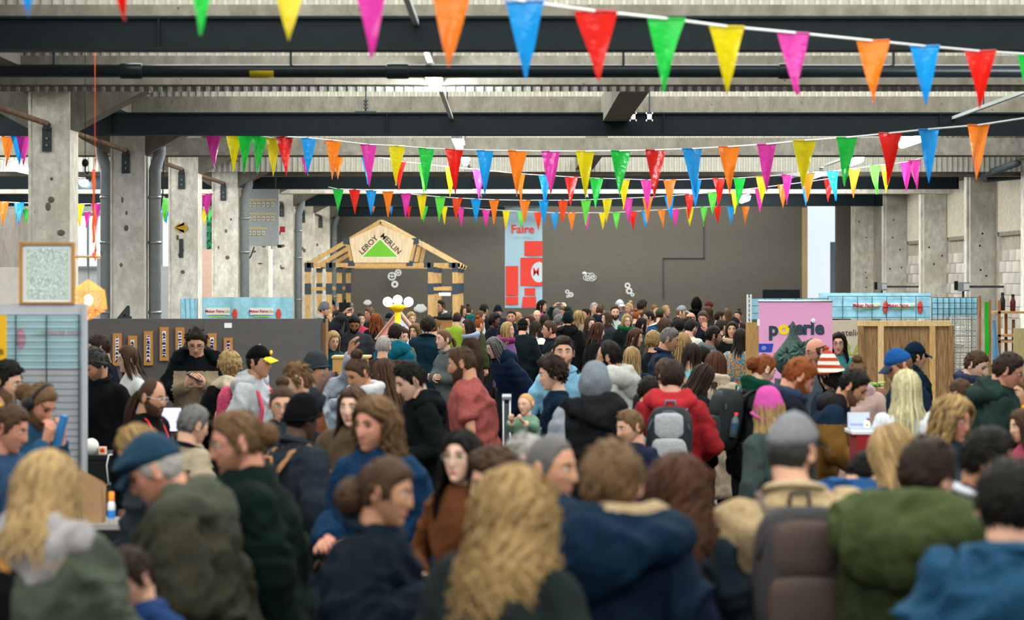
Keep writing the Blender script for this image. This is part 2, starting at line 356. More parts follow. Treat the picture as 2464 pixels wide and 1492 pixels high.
# ------------------------------------------------------------------ services
pp = thing('ceiling_pipe', 'long dark pipe under the ceiling running across the hall', 'pipe', (0, F/300, CH+505/300))
obj('pipe', MB().tube([(-9, 0, 0), (8.7, 0, 0)], .053, 14, side=(0, 1, 0)), mat('#20292d', .35, 'paint', amt=.2), pp, True)
for px in (316, 957, 1900): obj('coupling', MB().tube([((px-1232-28)/300, 0, 0), ((px-1232-24)/300, 0, 0), ((px-1232+24)/300, 0, 0), ((px-1232+28)/300, 0, 0)], [.055, .064, .064, .055], 14, side=(0, 1, 0)), mat('#20292d', .35, 'paint', amt=.2), pp, True)
obj('pipe_marker', MB().tube([((602-1232)/300, 0, -.003), ((660-1232)/300, 0, -.003)], .0535, 14, side=(0, 1, 0)), mat('#b9a51e', .6), pp, True)
for px in (130, 700, 1500, 2150): obj('hanger', MB().span(((px-1232)/300-.01, -.01, 0), ((px-1232)/300+.01, .01, .4)), DGREY, pp)
LAMP = 110
def lamp_row(X, zl, ss, label, grp):
    y0, y1 = F/420, F/104
    cdt = thing('lamp_track', label, 'track', (X, y0, zl+.11))
    obj('rail', MB().span((-.02, 0, 0), (.02, y1-y0, .035)), mat('#b9c0c2', .4, metal=.3), cdt)
    for y in np.arange(1.5, y1-y0, 4.4): obj('hanger', MB().span((-.006, y, .03), (.006, y+.012, .75)), DGREY, cdt)
    for k, s in enumerate(ss):
        L = thing('strip_lamp', 'white strip lamp, %s from the camera on the %s ceiling track' % (['nearest', 'second', 'third', 'fourth', 'fifth', 'sixth'][k], grp), 'lamp', (X, F/s, zl))
        obj('housing', MB().span((-.07, -.65, .06), (.07, .65, .1)), WHITE, L)
        obj('diffuser', MB().tube([(0, -.62, .03), (0, .62, .03)], .05, 10), emis('#f4faff', LAMP), L, True)
        for q in (-.4, .4): obj('clip', MB().span((-.01, q, .1), (.01, q+.02, .108)), DGREY, L)
lamp_row(-.68, 4.0, (280, 190, 168, 130), 'thin grey lighting track running into the hall near the middle', 'middle')
lamp_row(4.95, 4.0, (320, 194, 166, 147, 128, 113), 'thin grey lighting track along the right part of the ceiling', 'right hand')
lamp_row(-7.6, 4.0, (230, 186, 156, 134, 118), 'thin grey lighting track in the aisle left of the columns', 'left aisle')
# hooks and hangers on the steel beams
for px, s, yt in ((1522, 216, 283), (1561, 216, 283), (1440, 136, 420), (1466, 136, 420), (1412, 111, 470)):
    p = W(px, yt, s); k = .08 if s > 200 else .055
    h = thing('beam_hook', {1522: 'left white hook of the pair under the middle black beam', 1561: 'right white hook of the pair under the middle black beam', 1440: 'left small white hook on the third black beam', 1466: 'right small white hook on the third black beam', 1412: 'tiny white hook on the farthest black beam'}[px], 'hook', (p.x, p.y-.12, p.z))
    obj('plate', MB().span((-k/2, -.01, -.03), (k/2, .01, .03)).span((-k/2, -.01, -.05), (-k/3, .01, .05)).span((k/3, -.01, -.05), (k/2, .01, .05)), WHITE, h)
    obj('rod', MB().span((-.008, 0, .03), (.008, .016, .3)), DGREY, h)
p = W(880, 270, 212)
h = thing('threaded_hanger', 'dark bolted hanger rod above the second black beam', 'hanger', p)
obj('rod', MB().tube([(0, 0, 0), (0, 0, .33)], .009, 6), DGREY, h, True); obj('base_plate', MB().span((-.12, -.05, -.01), (.12, .05, .01)), DGREY, h)
for k in range(3): obj('nut', MB().box((0, 0, .05+.04*k), (.05, .05, .018)), DGREY, h)
for k, (a, b) in enumerate((((393, 330), (368, 600)), ((400, 330), (376, 590)), ((388, 330), (366, 560)))):
    A = W(*a, 188); B = W(*b, 188)
    mid = (A+B)/2+Vector((.02, 0, -.03)); tag(obj('hanging_cable', MB().tube([A+Vector((0, 0, .25)), A, A*.75+B*.25, mid, B], .008, 6), BLACK, smooth=True), ['black cable beside the grey drain pipe, left one of three', 'black cable beside the grey drain pipe, right one of three', 'black cable beside the grey drain pipe, middle and shortest'][k], 'cable', 'black cables by the drain pipe')
# meter board between the columns
p = W(590, 592, 145); q = W(671, 455, 145)
mbd = thing('key_board', 'grey board with rows of small numbered tags hanging between the columns', 'board', (p.x, p.y, p.z))
wd, ht = q.x-p.x, q.z-p.z
obj('panel', MB().span((0, 0, 0), (wd, .05, ht)), mat('#aeb3b3', .6, 'paint', amt=.1), mbd)
for r_, (z, nn) in enumerate(((.62, 6), (.40, 6), (.17, 4))):
    for k in range(nn):
        tg = obj('tag', MB().span((.05+.075*k, -.02, z*ht/.9), (.105+.075*k, 0, z*ht/.9+.07)), mat('#d8d3bd', .6), mbd)
        obj('tag_text', MB().span((.06+.075*k, -.023, z*ht/.9+.025), (.095+.075*k, -.02, z*ht/.9+.045)), mat('#8d8a75', .6), tg)
    obj('tag_strip', MB().span((.04, -.012, z*ht/.9+.1), (.06+.075*nn, 0, z*ht/.9+.13)), mat('#cfc58d', .6), mbd)
obj('hanger_rod', MB().span((.05, .02, ht), (.07, .04, ht+.55)), DGREY, mbd); obj('hanger_rod', MB().span((wd-.07, .02, ht), (wd-.05, .04, ht+.55)), DGREY, mbd); obj('switch', MB().span((wd-.02, -.03, -.03), (wd+.05, 0, .02)), BLACK, mbd)
tag(obj('hanging_cable', MB().tube([W(612, 594, 146), W(604, 615, 146), W(592, 632, 146)], .012, 6), mat('#1c3b36', .5), smooth=True), 'dark green cable below the grey tag board', 'cable')
slab('wall_poster', 673, 686, 545, 559, 140, mat('#b3262b', .6), 'tiny red square notice right of the grey tag board', 'notice', d=.01)
# junction boxes on the right wall
for px, py, s, lb in ((2122, 690, 112, 'small dark box with lens on the far right hand wall pipe'), (2318, 690, 135, 'larger grey floodlight box on the right hand wall pipe')):
    p = W(px, py, s); b = thing('floodlight', lb, 'light', p)
    obj('housing', MB().box((0, 0, 0), (.2, .16, .16)), GREYP, b); obj('glass', MB().box((.04, -.085, 0), (.1, .01, .11)), mat('#c8ccd0', .2), b)
    obj('bracket', MB().span((-.16, -.03, -.06), (-.1, .03, .1)), BLACK, b); obj('wall_arm', MB().span((.1, -.015, -.02), (8.82-p.x, .015, .02)), DGREY, b); obj('stem', MB().span((-.02, 0, -.3), (.02, .03, -.08)), DGREY, b)

tag(obj('wall_pipe', MB().tube([(8.8, 37.0, CH+1.8), (8.0, 36.6, CH+1.72), (7.72, 35.4, CH+1.74), (7.72, 33, CH+1.8)], .055, 10), DGREY, smooth=True), 'dark pipe bending out of the wall at the right edge', 'pipe')
# ================================================================== bunting
PCOL = {'b': '#1a9bea', 'r': '#e8261c', 'g': '#1fc846', 'y': '#e8d613', 'm': '#dd3aa6', 'o': '#f5811d', 'l': '#63d84a', 'v': '#e84a1e'}
def pmat(k):
    key = 'pennant'+k
    if key in _M: return _M[key]
    m = bpy.data.materials.new(key); N, L, b = nodes(m); c = tuple(x*.85 for x in lin(PCOL[k]))
    b.inputs['Base Color'].default_value = (*c, 1); b.inputs['Roughness'].default_value = .22; b.inputs['Specular IOR Level'].default_value = .45
    tc = N.new('ShaderNodeTexCoord'); nz = N.new('ShaderNodeTexNoise'); nz.inputs['Scale'].default_value = 17; nz.inputs['Detail'].default_value = 2; L.new(tc.outputs['Object'], nz.inputs[0])
    bp = N.new('ShaderNodeBump'); bp.inputs['Strength'].default_value = .5; bp.inputs['Distance'].default_value = .02; L.new(nz.outputs[0], bp.inputs['Height']); L.new(bp.outputs[0], b.inputs['Normal'])
    tr = N.new('ShaderNodeBsdfTranslucent'); tr.inputs[0].default_value = (*c, 1); mx = N.new('ShaderNodeMixShader'); mx.inputs[0].default_value = .35
    L.new(b.outputs[0], mx.inputs[1]); L.new(tr.outputs[0], mx.inputs[2]); L.new(mx.outputs[0], N['Material Output'].inputs[0])
    _M[key] = m; return m
CORD = mat('#dfe3e2', .6)
def pennant_mesh(seed, w, h):
    r = np.random.RandomState(seed); u, v = np.meshgrid(np.linspace(-1, 1, 7), np.linspace(0, 1, 10))
    wd = w/2*(1-v**1.02*.985)*(1+.05*np.sin(v*5+r.rand()*6)); x = u*wd+r.uniform(-.02, .02)*v
    y = r.uniform(-.05, .05)*(u**2)*(1-v*.5)+.02*np.sin(u*r.uniform(2, 4)+v*4+r.rand()*6)*(.3+v)+r.uniform(-.06, .06)*v*v
    mb = MB(); mb.grid(np.stack([x, y, -h*v], -1))
    hem = MB(); hem.tube(np.stack([np.linspace(-1, 1, 7)*w/2, y[0], np.zeros(7)], 1), .006, 6, side=(0, 0, 1))
    mb.add(np.vstack(hem.v), np.vstack(hem.q), np.vstack(hem.t)); return mb
PENN = {}
def bunting(label, spec, s0, s1, w, h, x0, x1, ends, seed):
    """spec: list of (x, ytop, colour); the depth scale runs linearly from s0 at x0 to s1 at x1; ends are extra cord points"""
    S = lambda x: s0+(s1-s0)*(x-x0)/(x1-x0)
    pts = sorted([(x, y) for x, y, c in spec]+list(ends)); mid = pts[len(pts)//2]; base = W(mid[0], mid[1], S(mid[0]))
    root = thing('bunting', label, 'bunting', base, group='strings of coloured pennants under the ceiling')
    P = [W(x, y, S(x))-base for x, y in pts]
    obj('cord', MB().tube(np.array([tuple(p) for p in P]), .0065, 6, side=(0, 0, 1)), CORD, root, True)
    r = random.Random(seed)
    for x, y, c in spec:
        k = (c, r.randrange(4), w, h)
        if k not in PENN:
            PENN[k] = pennant_mesh(k[1]*11+ord(c), w, h).mesh('pennant', True); PENN[k].materials.append(pmat(c))
        o = link('pennant', PENN[k], None, root, W(x, y, S(x))-base, r.uniform(-.38, .38)); o.rotation_euler[0] = r.uniform(-.12, .05)
        o.scale = (r.uniform(.94, 1.06), 1, r.uniform(.95, 1.06))
bunting('large blurred pennant string nearest the camera across the top', [(65, -190, 'b'), (293, -180, 'r'), (492, -130, 'g'), (698, -95, 'y'), (895, -62, 'm'), (1087, -30, 'o'), (1262, 4, 'b'), (1433, 27, 'r'), (1603, 45, 'g'), (1750, 64, 'y'), (1910, 79, 'm'), (2097, 98, 'o'), (2225, 111, 'b'), (2357, 123, 'r'), (2478, 131, 'g')], 655, 380, .19, .355, 100, 2464, [(-900, -330), (-150, -215), (2600, 140), (3400, 165)], 1)
bunting('long pennant string rising to the right under the second black beam', [(2355, 301, 'o'), (2235, 311, 'b'), (2138, 321, 'r'), (2038, 331, 'g'), (1935, 338, 'y'), (1845, 347, 'm'), (1753, 353, 'o'), (1665, 358, 'b'), (1578, 361, 'r'), (1492, 363, 'g'), (1408, 364, 'y'), (1325, 364, 'm'), (1243, 363, 'o'), (1168, 362, 'b'), (1095, 360, 'r'), (1025, 357, 'g'), (957, 351, 'y'), (888, 348, 'm'), (803, 338, 'o'), (742, 332, 'b'), (685, 329, 'r'), (658, 333, 'y'), (621, 326, 'g'), (592, 325, 'g'), (563, 322, 'y'), (513, 318, 'm')], 205, 305, .185, .43, 500, 2464, [(2560, 270), (3500, 60), (400, 300)], 2)
bunting('third pennant string sagging below the second one', [(735, 350, 'm'), (815, 362, 'o'), (885, 374, 'b'), (962, 388, 'r'), (1022, 395, 'l'), (1085, 402, 'y'), (1152, 408, 'm'), (1249, 418, 'o'), (1310, 422, 'b'), (1375, 426, 'r'), (1435, 429, 'g'), (1503, 431, 'y'), (1557, 433, 'm'), (1613, 433, 'o'), (1675, 432, 'b'), (1727, 430, 'r'), (1780, 428, 'g'), (1835, 425, 'y'), (1895, 420, 'm'), (1945, 417, 'o'), (2003, 412, 'b'), (2055, 406, 'o'), (2103, 399, 'l'), (2133, 396, 'y'), (2180, 390, 'm'), (2200, 386, 'm')], 165, 168, .185, .42, 700, 2200, [(690, 330), (2230, 375)], 3)
bunting('fourth pennant string of small flags above the wooden house', [(812, 455, 'g'), (852, 456, 'r'), (893, 458, 'b'), (935, 461, 'o'), (977, 466, 'm'), (1015, 470, 'y'), (1060, 474, 'l'), (1103, 477, 'v'), (1145, 479, 'b'), (1190, 481, 'o'), (1263, 482, 'o'), (1307, 482, 'b'), (1355, 482, 'v'), (1410, 481, 'l'), (1460, 479, 'y'), (1510, 477, 'm'), (1560, 475, 'o'), (1610, 471, 'b'), (1660, 468, 'r'), (1715, 463, 'l'), (1770, 458, 'y'), (1828, 452, 'm'), (1883, 445, 'o'), (1940, 438, 'b'), (1995, 430, 'r')], 142, 142, .185, .41, 800, 2000, [(790, 450), (2060, 415)], 4)
bunting('farthest string of tiny pennants in front of the grey end wall', [(900, 468, 'o'), (940, 476, 'b'), (984, 484, 'r'), (1020, 490, 'g'), (1068, 496, 'y'), (1108, 500, 'm'), (1170, 504, 'm'), (1217, 507, 'y'), (1255, 509, 'l'), (1295, 511, 'v'), (1334, 512, 'b'), (1375, 512, 'o'), (1412, 512, 'm'), (1450, 512, 'y'), (1483, 511, 'l'), (1523, 509, 'r'), (1553, 507, 'b'), (1592, 505, 'o'), (1625, 503, 'm'), (1660, 500, 'y'), (1694, 498, 'l'), (1727, 497, 'r'), (1758, 496, 'b'), (1793, 495, 'o')], 106, 106, .185, .41, 800, 2000, [(850, 455), (1850, 490)], 5)
bunting('short pennant string at the upper left behind the first column', [(20, 328, 'o'), (42, 328, 'b'), (56, 327, 'm')], 190, 190, .18, .38, 0, 100, [(-60, 330), (90, 326)], 6)
bunting('pennant string at left between the columns below the third beam', [(8, 486, 'o'), (47, 488, 'b'), (190, 491, 'y'), (232, 490, 'm'), (370, 480, 'r'), (402, 477, 'l'), (480, 470, 'm'), (498, 467, 'm')], 150, 150, .18, .37, 0, 500, [(-60, 484), (530, 458)], 7)
bunting('tiny pennants far left between the second and fourth columns', [(62, 503, 'g'), (75, 503, 'r'), (178, 508, 'g'), (210, 510, 'm'), (376, 505, 'o'), (398, 503, 'b'), (478, 500, 'y'), (492, 503, 'y'), (505, 498, 'g')], 110, 110, .18, .36, 0, 500, [(-40, 500), (540, 494)], 8)
bunting('two pennants beside the column with the yellow arrow', [(437, 328, 'b'), (450, 327, 'o')], 175, 175, .17, .24, 0, 500, [(410, 330), (475, 325)], 9)
# ================================================================== stalls, signs and furniture
RED = mat('#e2463a', .6); NAVY = mat('#23303f', .6); JOINT = mat('#3c4852', .5)
# ------------------------------------------------------------------ timber house frame with sign
S0 = 118.
def hp(px, py, s=S0): return ((px-1232)/S0, (F/s-F/S0), CH+(676-py)/S0)
base = W(921, 676, S0); base.z = 0
hs_ = thing('timber_house', 'pale timber house frame with black joints and a gable sign at the far end', 'house', (0, F/S0, 0))
def hb(name, a, b, w, d, m, par=hs_): return obj(name, MB().bar(a, b, w, d), m, par)
for fi, s in enumerate((118., 111.4, 105.6)):
    y = F/s-F/S0; q = lambda px, py: np.array(((px-1232)/S0, y, CH+(676-py)/S0))
    for px in (741, 792, 1036, 1095): hb('post', q(px, 676)*np.array([1, 1, 0]), q(px, 640), .105, .086, PINE)
    hb('tie_beam', q(735, 638), q(1107, 638), .086, .086, PINE); hb('rafter', q(733, 641), q(916, 533), .086, .086, PINE); hb('rafter', q(916, 533), q(1109, 641), .086, .086, PINE_L)
    for a, b in ((741, 792), (1036, 1095)): hb('rail', q(a, 695), q(b, 695), .06, .07, PINE)
    for a, b in (((837, 578), (848, 632)), ((998, 580), (986, 632))): hb('strut', q(*a), q(*b), .086, .07, PINE)
    for px in (741, 792, 1036, 1095):
        for py, h in ((643, 22), (695, 26)): obj('joint', MB().box(q(px, py), (.128, .104, h/S0)), JOINT, hs_)
    for px, py in ((747, 638), (800, 638), (1028, 638), (1088, 638), (846, 634), (986, 634)): obj('joint', MB().box(q(px, py), (.135, .104, .104)), JOINT, hs_)
    for px, py, r in ((834, 580, -.55), (1000, 580, .55)): obj('joint', MB().box(q(px, py), (.135, .11, .122), None), JOINT, hs_)
yb = F/105.6-F/S0
for px, py in ((741, 640), (1095, 640), (916, 533), (826, 587), (1005, 583)):
    a = np.array(((px-1232)/S0, 0, CH+(676-py)/S0)); hb('purlin', a, a+np.array([0, yb, 0]), .074, .074, PINE_L)
sg = obj('sign_board', MB().prism([((px-1232)/S0, CH+(676-py)/S0) for px, py in ((852, 632), (841, 576), (915, 541), (996, 578), (984, 632))], -.06, -.035), mat('#ecd8b6', .6, 'wood', c2='#dcc096', scale=.4), hs_)
obj('green_triangle', MB().prism([((px-1232)/S0, CH+(676-py)/S0) for px, py in ((873, 618), (915, 576), (957, 618))], -.068, -.06), mat('#72bf34', .5), sg)
obj('triangle_edge', MB().prism([((px-1232)/S0, CH+(676-py)/S0) for px, py in ((868.5, 620), (915, 573), (961.5, 620))], -.064, -.06), mat('#f3ecdc', .5), sg)
tm = mat('#272f33', .6)
text('lettering', 'LEROY', .157, tm, sg, ((887.5-1232)/S0, -.066, CH+(676-590)/S0), (math.pi/2, -math.radians(45), 0), bold=.008)
text('lettering', 'MERLIN', .157, tm, sg, ((940.5-1232)/S0, -.066, CH+(676-587)/S0), (math.pi/2, math.radians(45), 0), bold=.008)
obj('name_plate', MB().span(((1056-1232)/S0, -.06, CH+(676-712)/S0), ((1085-1232)/S0, -.05, CH+(676-704)/S0)), WHITE, hs_)
# ------------------------------------------------------------------ yellow lamp post with three globes
p = W(957, 676, 160); YEL = mat('#f2c20c', .45, 'paint', amt=.08)
lp = thing('lamp_post', 'yellow street lamp with three glowing white globes in the crowd', 'lamp', (p.x, p.y, 0))
obj('post', MB().tube([(0, 0, 0), (0, 0, 1.88)], .045, 14), YEL, lp, True)
obj('base', MB().lathe((0, 0, 0), [(.0, .0), (.16, .0), (.16, .05), (.07, .12), (.047, .2)], 16), YEL, lp, True)
obj('cup', MB().lathe((0, 0, 0), [(.045, 1.83), (.09, 1.875), (.113, 1.92), (.07, 1.95), (.0, 1.955)], 18), YEL, lp, True)
for dx, dz in ((-.15, 1.985), (0, 2.015), (.163, 1.985)):
    g = obj('globe', MB().ell((dx, 0, dz), (.073,)*3, 20, 14), emis('#fff8ec', 5), lp, True); obj('arm', MB().tube([(0, 0, 1.90), (dx*.6, 0, 1.90), (dx, 0, dz-.07)], .019, 8), YEL, g, True)
# small gabled booth behind the lamp
p = W(958, 800, 145); bo = thing('puppet_booth', 'small pink and white gabled booth behind the yellow lamp post', 'booth', (p.x, p.y, 0))
obj('wall', MB().prism([(-.28, 0), (.28, 0), (.30, 1.40), (0, 1.78), (-.30, 1.40)], 0, .4), mat('#d98f86', .7), bo)
obj('front_panel', MB().prism([(.02, .4), (.26, .4), (.28, 1.40), (.02, 1.72)], -.02, 0), mat('#cfd2d8', .6), bo)
for sx in (-1, 1): obj('roof_edge', MB().bar((0, .18, 1.81), (sx*.38, .18, 1.33), .46, .03, side=(0, 1, 0)), mat('#b58a72', .7), bo)
# ------------------------------------------------------------------ end wall decals
DEC = mat('#d5d9da', .7)
def gearmesh(r, teeth, hole, spokes=0):
    n = teeth*4 if teeth else 28; a = np.arange(n)*2*np.pi/n; rr = np.where((np.arange(n) % 4) < 2, r, r*.8) if teeth else np.full(n, r)
    O = np.stack([rr*np.cos(a), 0*a, rr*np.sin(a)], 1); I = np.stack([hole*np.cos(a), 0*a, hole*np.sin(a)], 1); mb = MB()
    P = np.stack([O, I, I+[0, .012, 0], O+[0, .012, 0], O]); mb.grid(P, 0, True)
    for k in range(spokes): t = k*2*math.pi/spokes; mb.bar((hole*math.cos(t), .004, hole*math.sin(t)), (0, .004, 0), hole*.35, .008, side=(0, 0, 1))
    if spokes: mb.ell((0, .004, 0), (hole*.35, .006, hole*.35), 8, 6)
    return mb
def decal(px, py, mb, label, cat): p = W(px, py, 98.5); return tag(obj('wall_decal', mb, DEC, loc=p), label, cat)
for px, py, r, t, h, sp, lb in ((943, 665, 10, 0, .07, 4, 'white four spoked wheel decal on the grey wall inside the house'), (958, 656, 8, 0, .055, 5, 'white five spoked wheel decal high on the grey wall'), (950, 684, 8.5, 0, .035, 0, 'white washer ring decal below the spoked wheels'), (1365, 702, 5, 0, .025, 0, 'tiny white ring decal right of the hanging banner'), (1374, 709, 6, 0, .035, 3, 'small white spoked ring decal right of the hanging banner'), (1366, 713, 3.5, 0, .016, 0, 'tiniest white ring decal right of the hanging banner'), (1510, 687, 7.5, 8, .035, 0, 'small white toothed gear decal, upper of three'), (1514, 700, 8.5, 9, .04, 0, 'white toothed gear decal, middle of three'), (1522, 709, 5, 8, .02, 0, 'tiny white gear decal, lowest of three')):
    decal(px, py, gearmesh(r/98.5, t, h, sp), lb, 'decal')
def cloud(px, py, w, lb, outline=False):
    mb = MB(); k = w/98.5
    for dx, dz, r in ((-.32, -.05, .2), (-.1, .10, .24), (.16, .12, .22), (.34, -.03, .19), (.02, -.12, .24), (-.15, -.1, .2), (.2, -.12, .2)):
        if outline:
            if abs(dx) > .05: a = np.linspace(0, 2*np.pi, 17); mb.tube(np.stack([k*(dx+r*np.cos(a)), 0*a, k*(dz+r*np.sin(a))], 1), .008, 5, side=(0, 1, 0), caps=False)
        else: mb.ell((k*dx, .005, k*dz), (k*r, .012, k*r), 14, 8)
    decal(px, py, mb, lb, 'decal')
cloud(884, 728, 19, 'small white cloud decal left of the lamp globes'); cloud(1011, 742, 30, 'large white cloud decal right of the lamp globes'); cloud(1406, 657, 10, 'tiny solid white cloud decal above the outlined cloud'); cloud(1419, 667, 29, 'outlined white cloud decal on the grey wall', True)
# ------------------------------------------------------------------ hanging banner
SB = 103.; A = W(1215, 741, SB); B = W(1305, 497, SB)
bn = thing('hanging_banner', 'tall light blue banner with red print hanging on the grey end wall', 'banner', (A.x, A.y, A.z)); bw, bh = B.x-A.x, B.z-A.z
u, v = np.meshgrid(np.linspace(0, 1, 13), np.linspace(0, 1, 9)); cl = MB().grid(np.stack([u*bw, .012*np.sin(u*9+v*2), v*bh], -1)); cl.grid(np.stack([u*bw, .012*np.sin(u*9+v*2)+.006, v*bh], -1)[::-1]); obj('cloth', cl, mat('#a9cbdd', .7, 'fabric', amt=.06), bn, True)
obj('pole', MB().tube([(-.03, 0, bh), (bw+.03, 0, bh)], .018, 8, side=(0, 0, 1)), GREYP, bn, True)
for q_ in (.1, .5, .9): obj('cord', MB().tube([(bw*q_, 0, bh), (bw*q_, 0, bh+.3)], .006, 6), GREYP, bn, True)
text('lettering', 'Faire', .275, RED, bn, (bw*.47, -.022, CH+(676-552)/SB-A.z), bold=.018)
text('lettering', 'REVER', .19, mat('#bcd2dd', .7), bn, (bw*.5, -.022, CH+(676-525)/SB-A.z), bold=.01)
text('lettering', 'PARTAGER', .09, mat('#bcd2dd', .7), bn, (bw*.5, -.022, CH+(676-570)/SB-A.z), bold=.01)
def bp(px, py): return ((px-1215)/SB, (741-py)/SB)
for nm, pts in (('print_block', [(1252, 620), (1305, 620), (1305, 688), (1252, 688)]), ('print_block', [(1217, 640), (1247, 640), (1247, 711), (1217, 711)]), ('print_block', [(1217, 714), (1247, 714), (1247, 733), (1217, 733)]), ('print_block', [(1262, 693), (1288, 693), (1288, 711), (1262, 711)]), ('print_block', [(1258, 714), (1290, 714), (1290, 740), (1255, 740)]), ('print_block', [(1262, 580), (1305, 580), (1305, 615), (1262, 615)])):
    obj(nm, MB().prism([bp(*q) for q in pts], -.021, -.017), RED, bn)
rd = MB().prism([(bp(1297, 0)[0]+.185*min(math.cos(t), .39), bp(0, 655)[1]+.24*math.sin(t)) for t in np.linspace(0, 2*math.pi, 25)[:-1]], -.024, -.021); ro = obj('print_disc', rd, mat('#c6d8e0', .7), bn)
text('lettering', 'M', .27, RED, ro, (bp(1290, 0)[0], -.026, bp(0, 655)[1]), bold=.004, sx=.8)
# ------------------------------------------------------------------ dark screen, passage poster
p = W(1880, 708, 112); tv = thing('wall_screen', 'black switched off screen on a stand before the end wall', 'screen', (p.x, p.y, 0)); 
obj('screen', MB().span((-.39, -.03, p.z-.13), (.39, 0, p.z+.09)), mat('#12171c', .25), tv); obj('bezel', MB().span((-.4, 0, p.z-.14), (.4, .04, p.z+.1)), BLACK, tv); obj('stand', MB().span((-.03, 0, 0), (.03, .04, p.z-.1)).span((-.3, -.2, 0), (.3, .2, .03)), BLACK, tv)
p = W(1999, 582, 96); q = W(2022, 720, 96)
ps = thing('roll_banner', 'tall grey blue banner with green stripe in the bright doorway', 'banner', (p.x, BY+1.2, 0)); k_ = (BY+1.2)/(F/96.)
obj('sheet', MB().span((0, 0, .3), (.55, .01, p.z)), mat('#9fb2bd', .6), ps); obj('print_stripe', MB().prism([(.22, p.z-.5), (.5, p.z-.2), (.5, p.z-.42), (.22, p.z-.72)], -.006, 0), mat('#1f9a72', .6), ps); obj('print_edge', MB().prism([(.22, p.z-.45), (.5, p.z-.15), (.5, p.z-.2), (.22, p.z-.5)], -.006, 0), mat('#d9b43a', .6), ps)
for k in range(3): obj('print_text', MB().span((.05+.14*k, -.006, 1.6+.06*k), (.13+.14*k, 0, 1.9-.05*k)), mat('#4a565c', .6), ps)
obj('base', MB().span((-.02, -.1, 0), (.57, .12, .08)), GREYP, ps)
# ------------------------------------------------------------------ blue printed banners on mesh fences
BLUE = mat('#8fcbe0', .6, 'paint', c2='#a9dcea', amt=.1, scale=1.2)
WIRE = mat('#3b4a50', .5)
def wire_panel(name, parent, x0, x1, z0, z1, nx, nz, y=0, r=.0035, m=WIRE):
    vm = MB().span((-r, -r, z0), (r, r, z1)).mesh('wire', False); hm_ = MB().span((x0, -r, -r), (x1, r, r)).mesh('wire', False); vm.materials.append(m); hm_.materials.append(m)
    for x in np.linspace(x0, x1, nx): link('wire', vm, None, parent, (x, y, 0))
    for z in np.linspace(z0, z1, nz): link('wire', hm_, None, parent, (0, y, z))
def blue_banner(label, x0, x1, y0, y1, s, prints, wires=None, side=None):
    a = W(x0, y1, s); b = W(x1, y0, s); w, h = b.x-a.x, b.z-a.z
    t = thing('fence_banner', label, 'banner', (a.x, a.y, 0)); z0 = a.z
    uu, vv = np.meshgrid(np.linspace(0, 1, 25), np.linspace(0, 1, 5)); wob = .012*np.sin(uu*21+vv*3)+.008*np.sin(uu*47)
    c = MB().grid(np.stack([uu*w, wob, z0+vv*h], -1)); c.grid(np.stack([uu*w, wob+.004, z0+vv*h], -1)[::-1]); sh = obj('sheet', c, BLUE, t, True)
    k = 1.1
    for px in prints:
        xx = (px-x0)/s
        lb = obj('text_panel', MB().span((xx-.15*k, -.026, z0+h*.50), (xx+.16*k, -.022, z0+h*.70)), WHITE, sh)
        text('lettering', 'Maker Faire', .052*k, mat('#d2332f', .6), sh, (xx-.045*k, -.03, z0+h*.60), bold=.012); text('lettering', 'Lille', .05*k, mat('#b7c94a', .6), sh, (xx+.122*k, -.03, z0+h*.60))
        obj('print_patch', MB().ell((xx+.225*k, -.024, z0+h*.52), (.034*k, .004, .075*k), 10, 6), mat('#d8493f', .6), sh, True)
        obj('print_ground', MB().span((xx-.1*k, -.024, z0+h*.44), (xx+.10*k, -.022, z0+h*.47)), mat('#b9d04a', .6), sh)
    for xx in np.arange(0, w+.01, w/max(1, round(w/.6))): obj('post', MB().tube([(xx, .025, 0), (xx, .025, z0+h)], .012, 6), GREYP, t, True)
    if wires: wire_panel('w', t, 0, w, wires[0], z0+h, wires[1], wires[2], -.035)
    return t
blue_banner('long light blue banner fence at left before the columns', 477, 705, 715, 800, 165, (525, 630))
blue_banner('short light blue banner panel joining the long one at left', 435, 474, 718, 800, 172.5, ())
blue_banner('front light blue banner on mesh fence right of the pink banner', 1992, 2238, 713, 767, 182, (2085, 2168), (1.4, 8, 6))
blue_banner('light blue banner on mesh behind the pink roll up', 1802, 1990, 718, 768, 186, (), (1.4, 6, 8))
blue_banner('rear light blue banner strip seen above the front one', 1972, 2240, 705, 760, 160, ())
blue_banner('pale blue banner seen through wire mesh at right', 2241, 2350, 716, 763, 186, (), (.3, 9, 26))
# ------------------------------------------------------------------ pink roll-up, boards, racks
p = W(1825, 725, 222); q = W(2003, 725, 222); rw = q.x-p.x; rh = p.z
ru = thing('roll_up_banner', 'pink roll up banner reading poterie', 'banner', (p.x, p.y, 0))
obj('sheet', MB().span((0, 0, .1), (rw, .006, rh)), mat('#e3a3cd', .55), ru); obj('top_rail', MB().tube([(0, .003, rh), (rw, .003, rh)], .012, 8, side=(0, 0, 1)), mat('#b5bcc0', .3, metal=.6), ru, True); obj('base', MB().span((-.02, -.08, 0), (rw+.02, .12, .1)), GREYP, ru)
def rp(px, py): return ((px-1825)/222, CH+(676-py)/222)
for ch, px, cl in (('p', 1861, '#2f4350'), ('o', 1886, '#f0d81f'), ('t', 1906, '#2f4350'), ('e', 1923, '#2f4350'), ('r', 1941, '#2f4350'), ('i', 1955, '#2f4350'), ('e', 1972, '#2f4350')):
    x_, z_ = rp(px, 790 if ch != 'p' else 793); text('lettering', ch, .205, mat(cl, .6), ru, (x_, -.003, z_), bold=.045)
